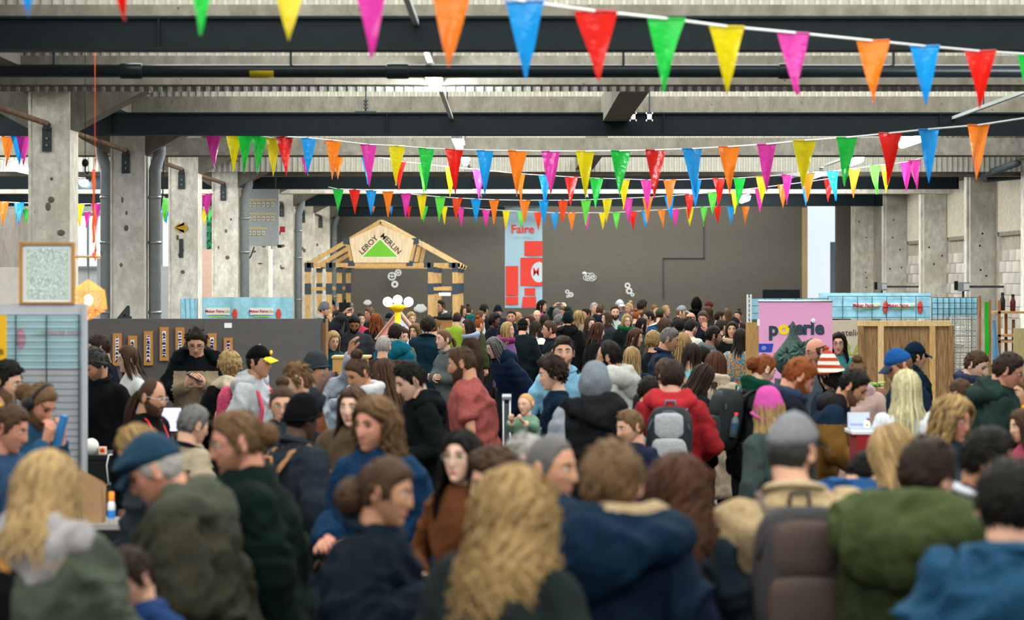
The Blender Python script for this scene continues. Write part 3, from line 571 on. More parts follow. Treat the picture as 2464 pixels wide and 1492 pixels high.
x_, z_ = rp(1957, 772); obj('i_dot', MB().ell((x_, -.003, z_), (.026, .004, .026), 12, 6), mat('#dfe4ea', .6), ru, True)
obj('print_bowl', MB().prism([rp(1825, 827), rp(1861, 827), rp(1857, 847), rp(1825, 847)], -.004, 0), mat('#2547b4', .6), ru); obj('print_spot', MB().ell((*rp(1838, 838)[:1], -.003, rp(0, 838)[1]), (.03, .004, .025), 12, 6), mat('#7f86c9', .6), ru, True)
obj('print_flame', MB().prism([rp(1863, 849), rp(1872, 849), rp(1868, 880), rp(1850, 880)], -.004, 0), mat('#e8503a', .6), ru)
p = W(1795, 776, 240); floorslab('plywood_board', 1795, 1826, 776, 240, mat('#b08a5a', .7, 'wood', c2='#95703f'), 'plain plywood board standing left of the pink banner', 'board', d=.03)
ct = slab('price_card', 1822, 1828, 768, 784, 240.07, WHITE, 'small white card on top of the plywood board', 'card', d=.006)
sb = floorslab('craft_sign', 1990, 2067, 770, 205, mat('#c5bba7', .75, 'paint', amt=.1), 'beige board with hand lettering behind the teal jacket', 'sign', d=.02)
w_ = sb; text('lettering', 'atelier', .105, mat('#4a4740', .7), w_, ((2052-1990)/205, -.004, CH+(676-801)/205), bold=.0); text('lettering', 'RA', .2, mat('#9aa83c', .7), w_, ((2052-1990)/205, -.004, CH+(676-842)/205), bold=.01)
# crate wall of worn plywood with pale frame
s_ = 232.; a = W(2066, 772, s_); b = W(2287, 772, s_); w = b.x-a.x; h = a.z
cw = thing('plywood_crate', 'worn brown plywood crate wall with pale timber frame at right', 'crate', (a.x, a.y, 0))
for k in range(3): obj('plank', MB().span((w*k/3+.002, 0, .0), (w*(k+1)/3-.002, .02, h-.02)), [OSB, mat('#9c7c55', .75, 'wood', c2='#75573a', scale=.6), mat('#a98a63', .75, 'wood', c2='#80633f', scale=.6)][k], cw)
obj('top_rail', MB().span((0, -.03, h-.055), (w, .02, h)), PINE_L, cw)
for x, m in ((.195, PINE_L), (.73, PINE), (-.01, OSB), (w-.03, OSB)): obj('upright', MB().span((x, -.04, .0), (x+.06, .0, h-.05)), m, cw)
# wire rack and timber easel frame at far right
wr_ = thing('wire_rack', 'tall wire mesh rack between the crate and the timber frame', 'rack', (W(2290, 800, 225).x, F/225., 0))
wire_panel('w', wr_, 0, .27, .55, 1.93, 7, 40, 0, .0035, mat('#aab1b0', .4, metal=.4))
for x in (0, .27): obj('upright', MB().tube([(x, 0, 0), (x, 0, 1.93)], .01, 6), GREYP, wr_, True)
s_ = 230.; e0 = W(2356, 676, s_)
es = thing('drying_rack', 'slender timber rack with green strip and blue cloth at right edge', 'rack', (e0.x, e0.y, 0))
def ep(px, py): return ((px-2356)/s_, 0, CH+(676-py)/s_)
for px, py in ((2358, 712), (2382, 722), (2405, 722), (2437, 750), (2455, 770)): x, _, z = ep(px, py); obj('upright', MB().span((x-.014, 0 if px < 2410 else .3, 0), (x+.014, .03 if px < 2410 else .33, z)), mat('#a87b4e', .7, 'wood', c2='#8b6038'), es)
for px0, px1, py in ((2395, 2470, 752), (2395, 2470, 808), (2400, 2470, 822)): x0, _, z = ep(px0, py); x1 = ep(px1, py)[0]; obj('shelf_rail', MB().span((x0, .0, z-.012), (x1, .33, z+.012)), mat('#c29a68', .7, 'wood'), es)
gx, _, gz = ep(2366, 722); u, v = np.meshgrid(np.linspace(0, 1, 5), np.linspace(0, 1, 9)); obj('green_strip', MB().grid(np.stack([gx+.012+.045*u, -.01+.01*np.sin(v*6), gz-.02-v*.55], -1)), mat('#1fae2b', .6), es, True)
gx, _, gz = ep(2392, 770); obj('blue_cloth', MB().grid(np.stack([gx-.02+(.03+.055*v)*u, -.02+.014*np.sin(u*9+v*3), gz-v*.56], -1)), mat('#6f9fc4', .8, 'fabric'), es, True)
for k, (px, py, c) in enumerate(((2420, 748, '#1d2327'), (2445, 752, '#54211f'))):
    x, _, z = ep(px, py); vs = thing('thermos', ['tall black flask on the timber rack', 'dark red flask on the timber rack'][k], 'flask', (e0.x+x, e0.y+.15, z-.0)); obj('bottle', MB().lathe((0, 0, 0), [(0, 0), (.028, 0), (.03, .11), (.018, .14), (.016, .17), (0, .172)], 12), mat(c, .35), vs, True); obj('cap', MB().lathe((0, 0, .165), [(.018, 0), (.018, .025), (0, .027)], 10), BLACK, vs, True)
floorslab('display_panel', 2440, 2500, 790, 240, mat('#b7a878', .7, 'wood'), 'yellowish timber panel at the right edge', 'panel', d=.03)
# ------------------------------------------------------------------ left: partition with framed strips
s_ = 246.; a = W(205, 767, s_); b = W(776, 767, s_)
pt = thing('partition', 'dark grey exhibition partition behind the people at left', 'partition', (a.x, a.y, 0)); pw_ = b.x-a.x; ph_ = a.z
for k in range(2): obj('panel', MB().span((pw_*k/2+.001, 0, 0), (pw_*(k+1)/2-.001, .05, ph_)), PARTG, pt)
obj('end_post', MB().span((pw_, -.02, 0), (pw_+.03, .05, ph_-.04)), mat('#6d4a33', .7, 'wood'), pt); obj('end_post', MB().span((pw_+.031, -.01, 0), (pw_+.05, .06, ph_)), mat('#a07b52', .7, 'wood'), pt)
tag(obj('caption_card', MB().span((0, 0, 0), (.073, .004, .048)), WHITE, loc=W(540, 789, s_)-Vector((0, .006, 0))), 'white caption card pinned high on the dark partition', 'card')
for k, (px, y0, y1) in enumerate(((283, 802, 880), (320, 808, 888), (358, 797, 879), (396, 787, 868), (434, 788, 870), (511, 802, 884), (550, 813, 890))):
    A = W(px, (y0+y1)/2, s_); hh = (y1-y0)/s_
    f = thing('framed_strip', ['narrow wooden framed strip artwork', 'narrow wooden framed strip artwork', 'narrow wooden framed strip artwork'][0]+[', leftmost on the partition', ', second from the left on the partition', ', third from the left, hung low', ', fourth from the left, hung highest', ', fifth, left of the khaki jacket', ', sixth, right of the khaki jacket', ', rightmost on the partition'][k], 'artwork', (A.x, A.y-.02, A.z), group='framed strips on the partition')
    obj('frame', MB().span((-.043, -.01, -hh/2), (.043, .018, hh/2)), mat('#c08a4a', .6, 'wood', c2='#a8743a'), f)
    obj('mount', MB().span((-.017, -.014, -hh/2+.04), (.017, -.010, hh/2-.04)), mat('#e3e2e6', .6), f); r = random.Random(k)
    zz = -hh/2+.04
    while zz < hh/2-.05:
        d = r.uniform(.012, .03); q0 = r.uniform(-.017, .0); q1 = r.uniform(.0, .017); obj('print_shape', MB().prism([(-.017, zz), (.017, zz+(r.random()-.5)*.02), (q1, zz+d), (q0, zz+d)], -.016, -.014), mat('#1d1a52', .5), f); zz += d+r.uniform(.004, .016)
# left foreground: mesh stand with banner, framed print on top
s_ = 368.; a = W(-40, 731, s_); b = W(203, 731, s_); w = b.x-a.x; h = a.z
ms = thing('mesh_stand', 'grey display stand with dark wire mesh and a faded blue banner at left', 'stand', (a.x, a.y, 0))
obj('panel', MB().span((0, .03, 0), (w, .05, h)), mat('#b0b3ba', .6, 'paint', amt=.06), ms); obj('edge_post', MB().span((w-.014, -.012, 0), (w+.012, .05, h)), mat('#a4a8af', .5), ms)
bn2 = obj('banner', MB().span((.08, .018, CH+(676-887)/s_), (w-.012, .026, CH+(676-757)/s_)), mat('#a3c4cd', .7, 'paint', amt=.05), ms)
text('lettering', 'MAKER FAIRE', .042, mat('#b88a98', .7), bn2, (w-.135, .014, CH+(676-802)/s_)); text('lettering', 'Lille', .05, mat('#a3b98f', .7), bn2, (w-.29, .014, CH+(676-802)/s_))
obj('print_patch', MB().ell((.24, .016, CH+(676-815)/s_), (.033, .004, .07), 10, 6), mat('#b58c9c', .7), bn2, True)
vm = MB().span((-.004, -.004, .3), (.004, .004, CH+(676-757)/s_)).mesh('wire', False); vm.materials.append(WIRE); hm_ = MB().span((.05, -.003, -.0025), (w-.028, .003, .0025)).mesh('wire', False); hm_.materials.append(WIRE)
for px in (38, 112, 190): link('wire', vm, None, ms, ((px-1232)/s_-a.x, 0, 0))
for k in range(27): link('wire', hm_, None, ms, (0, -.004, CH+(676-758-16.2*k)/s_))
pc = slab('poster', -30, 15, 758, 893, 380, mat('#d8a915', .6, 'paint', amt=.05), 'yellow poster at the left edge of the photograph', 'poster', d=.01)
text('lettering', 'B', .05, mat('#5d4a16', .6), pc, (.088, -.003, .12), bold=.01)
s_ = 368.; A = W(45, 731, s_); B = W(178, 583, s_); w, h = B.x-A.x, B.z-A.z
fp = thing('framed_print', 'oak framed leaf pattern print standing on the mesh stand', 'picture', (A.x, A.y+.03, A.z))
OAK = mat('#b98a50', .5, 'wood', c2='#9d7039')
for nm, x0, z0, x1, z1 in (('frame_side', 0, 0, .02, h), ('frame_side', w-.02, 0, w, h), ('frame_rail', .02, h-.016, w-.02, h), ('frame_rail', .02, 0, w-.02, .012)): obj(nm, MB().span((x0, -.02, z0), (x1, .02, z1)), OAK, fp)
obj('mount', MB().span((.02, 0, .012), (w-.02, .01, h-.016)), mat('#d7dfe2', .5), fp)
lm = bpy.data.materials.new('leaf_print'); N, L, b_ = nodes(lm); tc = N.new('ShaderNodeTexCoord'); mp = N.new('ShaderNodeMapping'); mp.inputs['Scale'].default_value = (95, 1, 45); mp.inputs['Rotation'].default_value = (0, .5, 0); nzz = N.new('ShaderNodeTexNoise'); nzz.inputs['Scale'].default_value = 9
vo = N.new('ShaderNodeTexVoronoi'); vo.feature = 'DISTANCE_TO_EDGE'; vo.inputs['Scale'].default_value = 1.; mr = N.new('ShaderNodeMapRange'); mr.inputs[1].default_value = .05; mr.inputs[2].default_value = .25; mx = N.new('ShaderNodeMix'); mx.data_type = 'RGBA'; mx.inputs[6].default_value = (*lin('#93aaa2'), 1); mx.inputs[7].default_value = (*lin('#dfe6e0'), 1)
va = N.new('ShaderNodeVectorMath'); va.operation = 'ADD'; sc_ = N.new('ShaderNodeVectorMath'); sc_.operation = 'SCALE'; sc_.inputs[3].default_value = 4
L.new(tc.outputs['Object'], mp.inputs[0]); L.new(tc.outputs['Object'], nzz.inputs[0]); L.new(nzz.outputs['Color'], sc_.inputs[0]); L.new(mp.outputs[0], va.inputs[0]); L.new(sc_.outputs[0], va.inputs[1]); L.new(va.outputs[0], vo.inputs[0]); L.new(vo.outputs[0], mr.inputs[0]); L.new(mr.outputs[0], mx.inputs[0]); L.new(mx.outputs[2], b_.inputs['Base Color'])
obj('print', MB().span((.045, -.003, .03), (w-.045, 0, h-.04)), lm, fp)
# glowing lattice lamp hanging from a pole
s_ = 330.; c = W(213, 722, s_); R_ = .15
ll = thing('lattice_lamp', 'glowing faceted lattice lampshade beside the framed print', 'lamp', c)
t_ = (1+5**.5)/2; V = norm(np.array([(-1, t_, 0), (1, t_, 0), (-1, -t_, 0), (1, -t_, 0), (0, -1, t_), (0, 1, t_), (0, -1, -t_), (0, 1, -t_), (t_, 0, -1), (t_, 0, 1), (-t_, 0, -1), (-t_, 0, 1)]))*R_
ca, sa = math.cos(.55), math.sin(.55); V = V@np.array([[1, 0, 0], [0, ca, -sa], [0, sa, ca]]).T
FC = [(0, 11, 5), (0, 5, 1), (0, 1, 7), (0, 7, 10), (0, 10, 11), (1, 5, 9), (5, 11, 4), (11, 10, 2), (10, 7, 6), (7, 1, 8), (3, 9, 4), (3, 4, 2), (3, 2, 6), (3, 6, 8), (3, 8, 9), (4, 9, 5), (2, 4, 11), (6, 2, 10), (8, 6, 7), (9, 8, 1)]
SHW = mat('#e8b06a', .6)
for a, b, d in FC:
    mb = MB(); A, B, D = V[a], V[b], V[d]; n = norm(np.cross(B-A, D-A))
    for p, q in ((A, B), (B, D), (D, A)): mb.bar(p*.99, q*.99, .005, .004, side=n)
    for i in range(1, 4):
        for P, Q, T in ((A, B, D), (B, D, A), (D, A, B)):
            p0 = P+(Q-P)*i/4; p1 = P+(T-P)*i/4; mb.bar(p0, p1, .003, .003, side=n)
    for i in (1, 2): 
        for P, Q, T in ((A, B, D), (B, D, A), (D, A, B)): mb.bar(P, (Q*i+T*(3-i))/3, .0022, .003, side=n)
    obj('facet', mb, SHW, ll)
obj('bulb', MB().ell((0, 0, .0), (.03, .03, .04), 12, 8), emis('#ffd9a0', 14), ll, True); obj('wire', MB().tube([(0, 0, .03), (0, 0, .31)], .003, 6), BLACK, ll, True)
ld = bpy.data.lights.new('lattice_lamp_light', 'POINT'); ld.energy = 1.6; ld.color = (1, .66, .36); ld.shadow_soft_size = .04; lo = bpy.data.objects.new('lamp_light', ld); COL.objects.link(lo); lo.parent = ll; lo.location = (0, -.045, 0)
a = W(170, 617, s_); b = W(242, 618, s_); hp_ = thing('hanging_pole', 'short wooden pole hung on an orange strap above the lattice lamp', 'pole', b)
obj('pole', MB().tube([a-b+Vector((-.1, .02, 0)), Vector((0, .02, 0))], .011, 8, side=(0, 1, 0)), mat('#c7a374', .7, 'wood'), hp_, True)
uu, vv = np.meshgrid(np.linspace(-1, 1, 3), np.linspace(0, 1, 14)); st = np.stack([-.045+.010*uu*np.cos(vv*9)+.008*np.sin(vv*7), .02+.010*uu*np.sin(vv*9), .72*vv], -1); obj('orange_strap', MB().grid(st), mat('#f0602a', .6), hp_, True)
obj('cord', MB().tube([(-.045, .02, .7), (-.045, .02, 1.75)], .003, 5), mat('#f0602a', .6), hp_, True); obj('strap_loop', MB().tube([(-.045, .0, .0), (-.06, .02, .03), (-.045, .045, .0), (-.04, .02, -.03), (-.045, .0, .0)], .006, 6), mat('#f0602a', .6), hp_, True); obj('cable_coil', MB().tube([(-.03+.035*math.cos(t), .02, .02+.03*math.sin(t)) for t in np.linspace(0, 9, 24)], .003, 5, side=(0, 1, 0)), BLACK, hp_, True)
p = W(205, 392, 290); hk = thing('pulley', 'small black pulley hook hanging left of the second column', 'hook', p); obj('wheel', MB().ell((0, 0, 0), (.03, .014, .035), 12, 8), BLACK, hk, True); obj('hook', MB().tube([(0, 0, -.03), (0, 0, -.07), (.02, 0, -.09), (.03, 0, -.07)], .008, 6, side=(0, 1, 0)), BLACK, hk, True); obj('rope', MB().tube([(0, 0, .03), (0, 0, 1.0)], .003, 5), BLACK, hk, True)
tag(obj('hanging_strap', MB().grid(np.stack([.01*uu+.004*np.sin(vv*20), .01*uu*np.sin(vv*8), 0.60*vv], -1)), mat('#f0602a', .6), smooth=True, loc=W(225, 585, 295)), 'orange strap hanging beside the second column', 'strap')
# black counter with small things at left
s_ = 335.; a = W(150, 1096, s_); b = W(292, 1096, s_)
tb = thing('counter', 'black cloth covered counter behind the mesh stand at left', 'counter', (a.x, a.y, 0)); obj('top', MB().span((0, 0, a.z-.03), (b.x-a.x, .5, a.z)), BLACK, tb); obj('cloth', MB().span((.005, .005, 0), (b.x-a.x-.005, .49, a.z-.03)), mat('#15181a', .9, 'fabric'), tb)
zt_ = a.z
sp = thing('round_speaker', 'cream white round object on the black counter', 'speaker', (W(212, 1080, s_).x, a.y+.12, zt_)); obj('shell', MB().ell((0, 0, .055), (.055, .055, .06), 16, 12), mat('#cfd3cb', .5), sp, True); obj('foot', MB().lathe((0, 0, 0), [(0, 0), (.035, 0), (.03, .012), (0, .012)], 12), GREYP, sp, True)
bb = thing('button_box', 'small box with red and yellow button on the counter', 'box', (W(241, 1090, s_).x, a.y+.1, zt_)); obj('box', MB().span((-.025, -.02, 0), (.025, .02, .055)), mat('#d9c3b0', .6), bb); obj('button', MB().ell((0, -.021, .032), (.018, .008, .016), 12, 8), mat('#d22b22', .4), bb, True); obj('stripe', MB().span((-.018, -.023, .008), (.018, -.02, .016)), mat('#e0b33a', .5), bb)
tag(obj('white_cable', MB().tube([(W(275, 1090, s_).x, a.y+.1, zt_+.006), (W(262, 1100, s_).x, a.y-.006, zt_+.004), (W(257, 1125, s_).x, a.y-.008, zt_-.07), (W(262, 1190, s_).x, a.y-.008, zt_-.22)], .004, 6), WHITE, smooth=True), 'white cable hanging over the edge of the black counter', 'cable')
s_ = 345.; sc0 = W(405, 1030, s_); mo = thing('monitor', 'bright white monitor right of the red lanyard', 'monitor', (sc0.x, sc0.y, 0)); z0 = sc0.z
obj('screen', MB().span((-.09, -.012, z0-.02), (.09, -.008, z0+.14)), emis('#d9d6f4', .8), mo); obj('bezel', MB().span((-.098, -.008, z0-.03), (.098, .015, z0+.148)), BLACK, mo)
for k in range(5): obj('screen_text', MB().span((-.06, -.0135, z0+.085-.02*k), (.03+.02*(k % 3), -.012, z0+.088-.02*k)), mat('#8f8fae', .6), mo)
obj('stand', MB().span((-.02, 0, .9), (.02, .02, z0-.03)), BLACK, mo); obj('foot', MB().span((-.4, -.25, 0), (.4, .35, .9)), mat('#2a2c2e', .8), mo)
# carton, notebook, laptop, rack bits in the crowd
s_ = 240.; a = W(800, 862, s_); cx_ = thing('wooden_counter', 'pale wooden counter corner behind the slate grey beanie', 'counter', (a.x, a.y, 0)); obj('front', MB().span((0, 0, 0), (.36, .03, a.z)), mat('#c39a5c', .6, 'wood', c2='#ad8448'), cx_); obj('side', MB().span((0, .031, 0), (.03, .4, a.z)), mat('#b78c50', .6, 'wood'), cx_); obj('top', MB().span((-.01, -.01, a.z), (.37, .41, a.z+.02)), mat('#cfa867', .6, 'wood'), cx_)
s_ = 320.; a = W(1211, 955, s_); tr = thing('steel_trolley', 'steel framed trolley with dark mesh behind the salmon t-shirt', 'trolley', (a.x, a.y, 0)); z = a.z
for x, y in ((0, 0), (.05, 0), (0, .4), (.05, .4)): obj('upright', MB().tube([(x, y, 0), (x, y, z)], .007, 6), mat('#b9bec0', .3, metal=.7), tr, True)
obj('side_panel', MB().span((.003, .002, .3), (.047, .006, z-.05)), mat('#39464a', .6), tr); obj('top_tray', MB().span((-.01, -.01, z-.02), (.06, .42, z)), mat('#6c7376', .4), tr)
for k in range(3): obj('rail', MB().span((0, -.004, .5+.22*k), (.05, .004, .51+.22*k)), mat('#b9bec0', .3, metal=.7), tr)
s_ = 365.; a = W(2062, 1035, s_); tb2 = thing('info_counter', 'counter with red cloth under the pale laptop at right', 'counter', (a.x-.1, a.y-.1, 0)); obj('cloth', MB().span((.08, 0, 0), (.21, .3, a.z-.02)), mat('#8d1d22', .8, 'fabric'), tb2); obj('top', MB().span((.05, -.01, a.z-.02), (.24, .31, a.z)), mat('#cfd2d6', .5), tb2)
lt = thing('laptop', 'pale grey laptop seen from behind on the counter at right', 'laptop', (a.x+.03, a.y+.1, a.z)); obj('lid', MB().box((0, .02, .055), (.145, .008, .11), Matrix.Rotation(-.15, 3, 'X')), mat('#b9c2d2', .4), lt); obj('base', MB().span((-.072, -.1, 0), (.072, .0, .012)), mat('#9fb0cf', .4), lt); obj('sticker', MB().box((0, .013, .03), (.12, .004, .012), Matrix.Rotation(-.15, 3, 'X')), mat('#8f97d6', .5), lt)
eg = thing('egg_figure', 'small white egg figure with orange beak beside the laptop', 'figurine', (a.x+.07, a.y+.02, a.z)); obj('shell', MB().ell((0, 0, .03), (.024, .024, .034), 14, 10), WHITE, eg, True); obj('beak', MB().ell((-.004, -.024, .035), (.011, .008, .008), 10, 8), mat('#e8871e', .5), eg, True); obj('comb', MB().ell((.006, 0, .068), (.012, .006, .012), 8, 6), mat('#6d4351', .6), eg, True)
# leaf patterned pitcher in front of the pink banner
s_ = 262.; c = W(1908, 880, s_); pz = c.z
pv = thing('leaf_pitcher', 'dark green leaf patterned pitcher with tall spire and pointed spout', 'pitcher', (c.x, c.y, 0)); LF = mat('#0b1110', .6, 'spots', c2='#35504a', scale=3.4); 
obj('body', MB().lathe((0, 0, pz), [(.06, -.12), (.14, -.05), (.185, .03), (.175, .10), (.125, .17), (.078, .23), (.05, .27), (.035, .31), (.028, .36), (.012, .40), (0, .41)], 22), LF, pv, True)
obj('spout', MB().tube([(.07, -.02, pz+.10), (.11, -.03, pz+.17), (.14, -.04, pz+.21), (.175, -.04, pz+.255)], [.07, .055, .035, .004], 10, side=(0, 1, 0)), LF, pv, True)
for k in range(27):
    t = k*2*math.pi/9+(k//9)*.9; r_ = .055; cxx, czz = (.02, -.075, .05)[k//9]+r_*math.cos(t), pz+(.02, .1, .15)[k//9]+r_*math.sin(t); obj('leaf', MB().ell((cxx, -math.sqrt(max(.0004, .185**2-cxx*cxx-(czz-pz-.05)**2*.75))-.004, czz), (.036, .008, .013), 8, 5, Matrix.Rotation(-t, 3, 'Y')), mat('#3c6156' if k % 2 else '#243f38', .6), pv, True)
obj('pedestal', MB().span((-.15, -.15, 0), (.15, .15, pz-.12)), mat('#3a3f42', .7), pv)
# plant by the crate
p = W(2112, 935, 290); pl = thing('potted_plant', 'small leafy green plant in front of the plywood crate', 'plant', (p.x, p.y, 0)); obj('pot', MB().lathe((0, 0, p.z-.1), [(0, 0), (.05, 0), (.065, .1), (0, .1)], 14), mat('#7d5a43', .8), pl, True); obj('plinth', MB().span((-.1, -.1, 0), (.1, .1, p.z-.1)), OSB, pl)
for k in range(16): t = k*2.4; e = .3+.5*((k*7) % 5)/5; obj('leaf', MB().ell((.05*math.cos(t)*e*1.6, .05*math.sin(t)*e*1.6, p.z+.02+.035*((k*3) % 5)/5), (.035, .012, .006), 8, 5, Euler((.4, -.5*e, t)).to_matrix()), mat(['#5f8a3c', '#7ea64e', '#436f35'][k % 3], .5), pl, True)
# camera on tripod and lectern near the house
p = W(830, 738, 128); vc = thing('video_camera', 'black video camera on a tripod in front of the timber house', 'camera', (p.x, p.y, 0)); obj('body', MB().span((-.1, -.16, p.z-.1), (.1, .16, p.z+.08)), BLACK, vc); obj('lens', MB().tube([(0, .16, p.z), (0, .3, p.z)], .06, 12), mat('#3a3e42', .4), vc, True); obj('viewfinder', MB().span((-.16, -.2, p.z+.0), (-.1, -.05, p.z+.07)), GREYP, vc); obj('handle', MB().tube([(0, -.1, p.z+.08), (0, -.1, p.z+.14), (0, .12, p.z+.14), (0, .12, p.z+.08)], .015, 6), BLACK, vc, True)
for k in range(3): t = k*2.094; obj('leg', MB().tube([(0, 0, p.z-.1), (.4*math.cos(t), .4*math.sin(t), 0)], .018, 6), BLACK, vc, True)
p = W(1068, 765, 113); lc = thing('lectern', 'wooden lectern with microphones under the timber house', 'lectern', (p.x, p.y, 0)); obj('front', MB().span((-.22, 0, 0), (.22, .03, p.z-.05)), mat('#b98452', .6, 'wood'), lc); obj('desk', MB().box((0, .15, p.z-.03), (.5, .4, .03), Matrix.Rotation(-.25, 3, 'X')), BLACK, lc)
for q in (-.1, .12): obj('microphone', MB().tube([(q, .15, p.z), (q+.08, .3, p.z+.22), (q+.11, .36, p.z+.27)], [.01, .01, .022], 6), BLACK, lc, True)
# ================================================================== people: builder
def ss(a, b, x): t = np.clip((x-a)/(b-a), 0, 1); return t*t*(3-2*t)
def Rx(a): c, s = math.cos(a), math.sin(a); return np.array([[1, 0, 0], [0, c, -s], [0, s, c]])
def Ry(a): c, s = math.cos(a), math.sin(a); return np.array([[c, 0, s], [0, 1, 0], [-s, 0, c]])
def Rz(a): c, s = math.cos(a), math.sin(a); return np.array([[c, -s, 0], [s, c, 0], [0, 0, 1]])
def headsurf(az, ph, feat=True, fem=False):
    x = .077*np.sin(ph)*np.sin(az); y = -.098*np.sin(ph)*np.cos(az); z = .118*np.cos(ph)
    low = np.clip(-z/.118, 0, 1); fr = np.clip(-y/.098, 0, 1); bk = np.clip(y/.098, 0, 1)
    x = x*(1-(.36 if fem else .27)*low**1.7)*(1+.03*ss(0, .08, z)); y = y*(1-.06*fr)*(1-.38*low*bk)-.043*low**2.3
    if feat:
        w = ss(.15, .55, np.cos(az)); G = lambda x0, z0, a, b: np.exp(-((np.abs(x)-x0)/a)**2-((z-z0)/b)**2)
        nz = ss(.028, -.030, z)*(1-ss(-.034, -.046, z)); k = .75 if fem else 1
        f = (.006+.019*nz)*np.exp(-(x/(.0085+.006*nz))**2)*(ss(-.050, -.040, z))*ss(.036, .018, z)*k
        f = f-.0105*G(.030, .010, .015, .012)+.0045*G(.026, .031, .026, .007)*(k-.3)/.7+.0045*G(.045, -.018, .018, .016)
        f = f+.0058*G(0, -.0575, .021, .006)+.0062*G(0, -.0665, .018, .006)-.0045*G(0, -.062, .022, .0026)+.008*G(0, -.100, .020, .016)-.004*G(0, -.080, .022, .006)
        y = y-w*f
    return np.stack([x, y, z], -1)
def hgrid(nu, nv, pw=1.3):
    u = np.linspace(-1, 1, nu+1)[:-1]; az = np.sign(u)*np.abs(u)**pw*np.pi; ph = np.linspace(.02, np.pi-.02, nv)
    return np.meshgrid(az, ph)
def add_closed(mb, P, mi=0):
    A, B = P.shape[:2]; top = P[0].mean(0); bot = P[-1].mean(0)
    k, j = np.meshgrid(np.arange(A-1), np.arange(B), indexing='ij'); j2 = (j+1) % B
    Q = np.stack([k*B+j, (k+1)*B+j, (k+1)*B+j2, k*B+j2], -1).reshape(-1, 4); j = np.arange(B); j2 = (j+1) % B
    T = np.vstack([np.stack([j, j2, np.full(B, A*B)], 1), np.stack([(A-1)*B+j2, (A-1)*B+j, np.full(B, A*B+1)], 1)])
    mb.add(np.vstack([P.reshape(-1, 3), top[None], bot[None]]), Q, T, mi); return Q
def lod(s): return 2 if s >= 500 else (1 if s >= 268 else 0)
def head_mb(lv, fem, look='open', beard=False):
    nu, nv = ((26, 20), (44, 34), (72, 52))[lv]; az, ph = hgrid(nu, nv); P = headsurf(az, ph, True, fem); mb = MB()
    Q = add_closed(mb, P); C = P.reshape(-1, 3)[Q].mean(1)
    lip = (np.abs(C[:, 0]) < (.019+.0)-.9*np.abs(C[:, 2]+.062)) & (np.abs(C[:, 2]+.062) < .0105) & (C[:, 1] < -.05)
    mb.qm[0] = np.where(lip, 1, 0)
    for sx in (-1, 1):
        e = MB().ell((0, 0, 0), (.0135, .012, .0075 if look == 'open' else .004), 10 if lv else 6, 8 if lv else 4)
        mb.add(np.vstack(e.v)+np.array([sx*.030, -.0775, .010]), np.vstack(e.q), np.vstack(e.t), 2 if look == 'open' else 3)
        if look == 'open': mb.ell((sx*.030, -.0855, .010), (.0062, .0042, .0062), 8, 6, mi=3)
        a = np.linspace(-1, 1, 5)   # upper lash line and brow
        mb.tube(np.stack([sx*(.030+.0145*a), -.0865+.006*a*a+.0, .0145-.003*a*a], 1), [.001, .0018, .002, .0018, .001], 5, side=(0, 0, 1), mi=3)
        mb.tube(np.stack([sx*(.031+.0195*a), -.092+.010*((a+1)/2)**2, .0315+.003*(1-a*a)], 1), np.array([.0028, .0042, .0042, .0036, .0018])*(.75 if fem else 1), 6, side=(0, 0, 1), ry=np.array([.003]*5), mi=4)
        R = Rz(sx*.35)@Rx(-.15)
        def ear(V, D): V = V.copy(); V[:, 0] += .006*np.sign(V[:, 0])*(np.hypot(D[:, 1], D[:, 2]) > .75); return V
        mb.ell((sx*.0785, .012, -.002), (.0085, .019, .033), 10, 8, R, 0, ear)
        if lv: mb.ell((sx*.0835, .009, .0), (.006, .010, .019), 8, 6, R, 1)
    return mb
def hairline(a, rec=0.):
    d = np.abs(np.degrees(a)); return np.interp(d, [0, 35, 60, 76, 90, 104, 120, 180], [.076+rec, .070+rec*1.3, .046+rec*.5, -.018, -.012, -.022, -.055, -.072])
def shell_mb(lv, th, zline, bulk=None, noise=.0, seed=0, feat=False, fem=False, nf=60, pw=1.0, thn=.0):
    """a cap grown from the head surface above zline(az); returns closed-looking shell that dives under the skin at its rim"""
    nu, nv = ((24, 16), (44, 28), (72, 44))[lv]; az, ph = hgrid(nu, nv, pw); P = headsurf(az, ph, False, fem); z = P[..., 2]
    m = ss(-.012, .012, z-zline(az)); nrm = norm(P-np.array([0, 0, -.01]))
    t = th*np.ones_like(z) if bulk is None else th*bulk(az, z)
    if noise: t = t+noise*(vnoise(P*nf, seed)-.4)*2*m+noise*.7*(vnoise(P*nf*2.3, seed+5)-.5)
    off = np.where(m > 0, (t+.004)*np.sqrt(m)-.004, -.012); V = P+nrm*off[..., None]
    keep = (m > 0); mb = MB(); A, B = z.shape; k, j = np.meshgrid(np.arange(A-1), np.arange(B), indexing='ij'); j2 = (j+1) % B
    Q = np.stack([k*B+j, (k+1)*B+j, (k+1)*B+j2, k*B+j2], -1).reshape(-1, 4); kf = keep.reshape(-1); Q = Q[kf[Q].any(1)]
    V = V.reshape(-1, 3); j = np.arange(B); T = np.stack([j, (j+1) % B, np.full(B, len(V))], 1)
    V = np.vstack([V, V[:B].mean(0)[None]]); used = np.unique(np.concatenate([Q.ravel(), T.ravel()])); mp = np.zeros(len(V), int); mp[used] = np.arange(len(used))
    mb.add(V[used], mp[Q], mp[T]); return mb
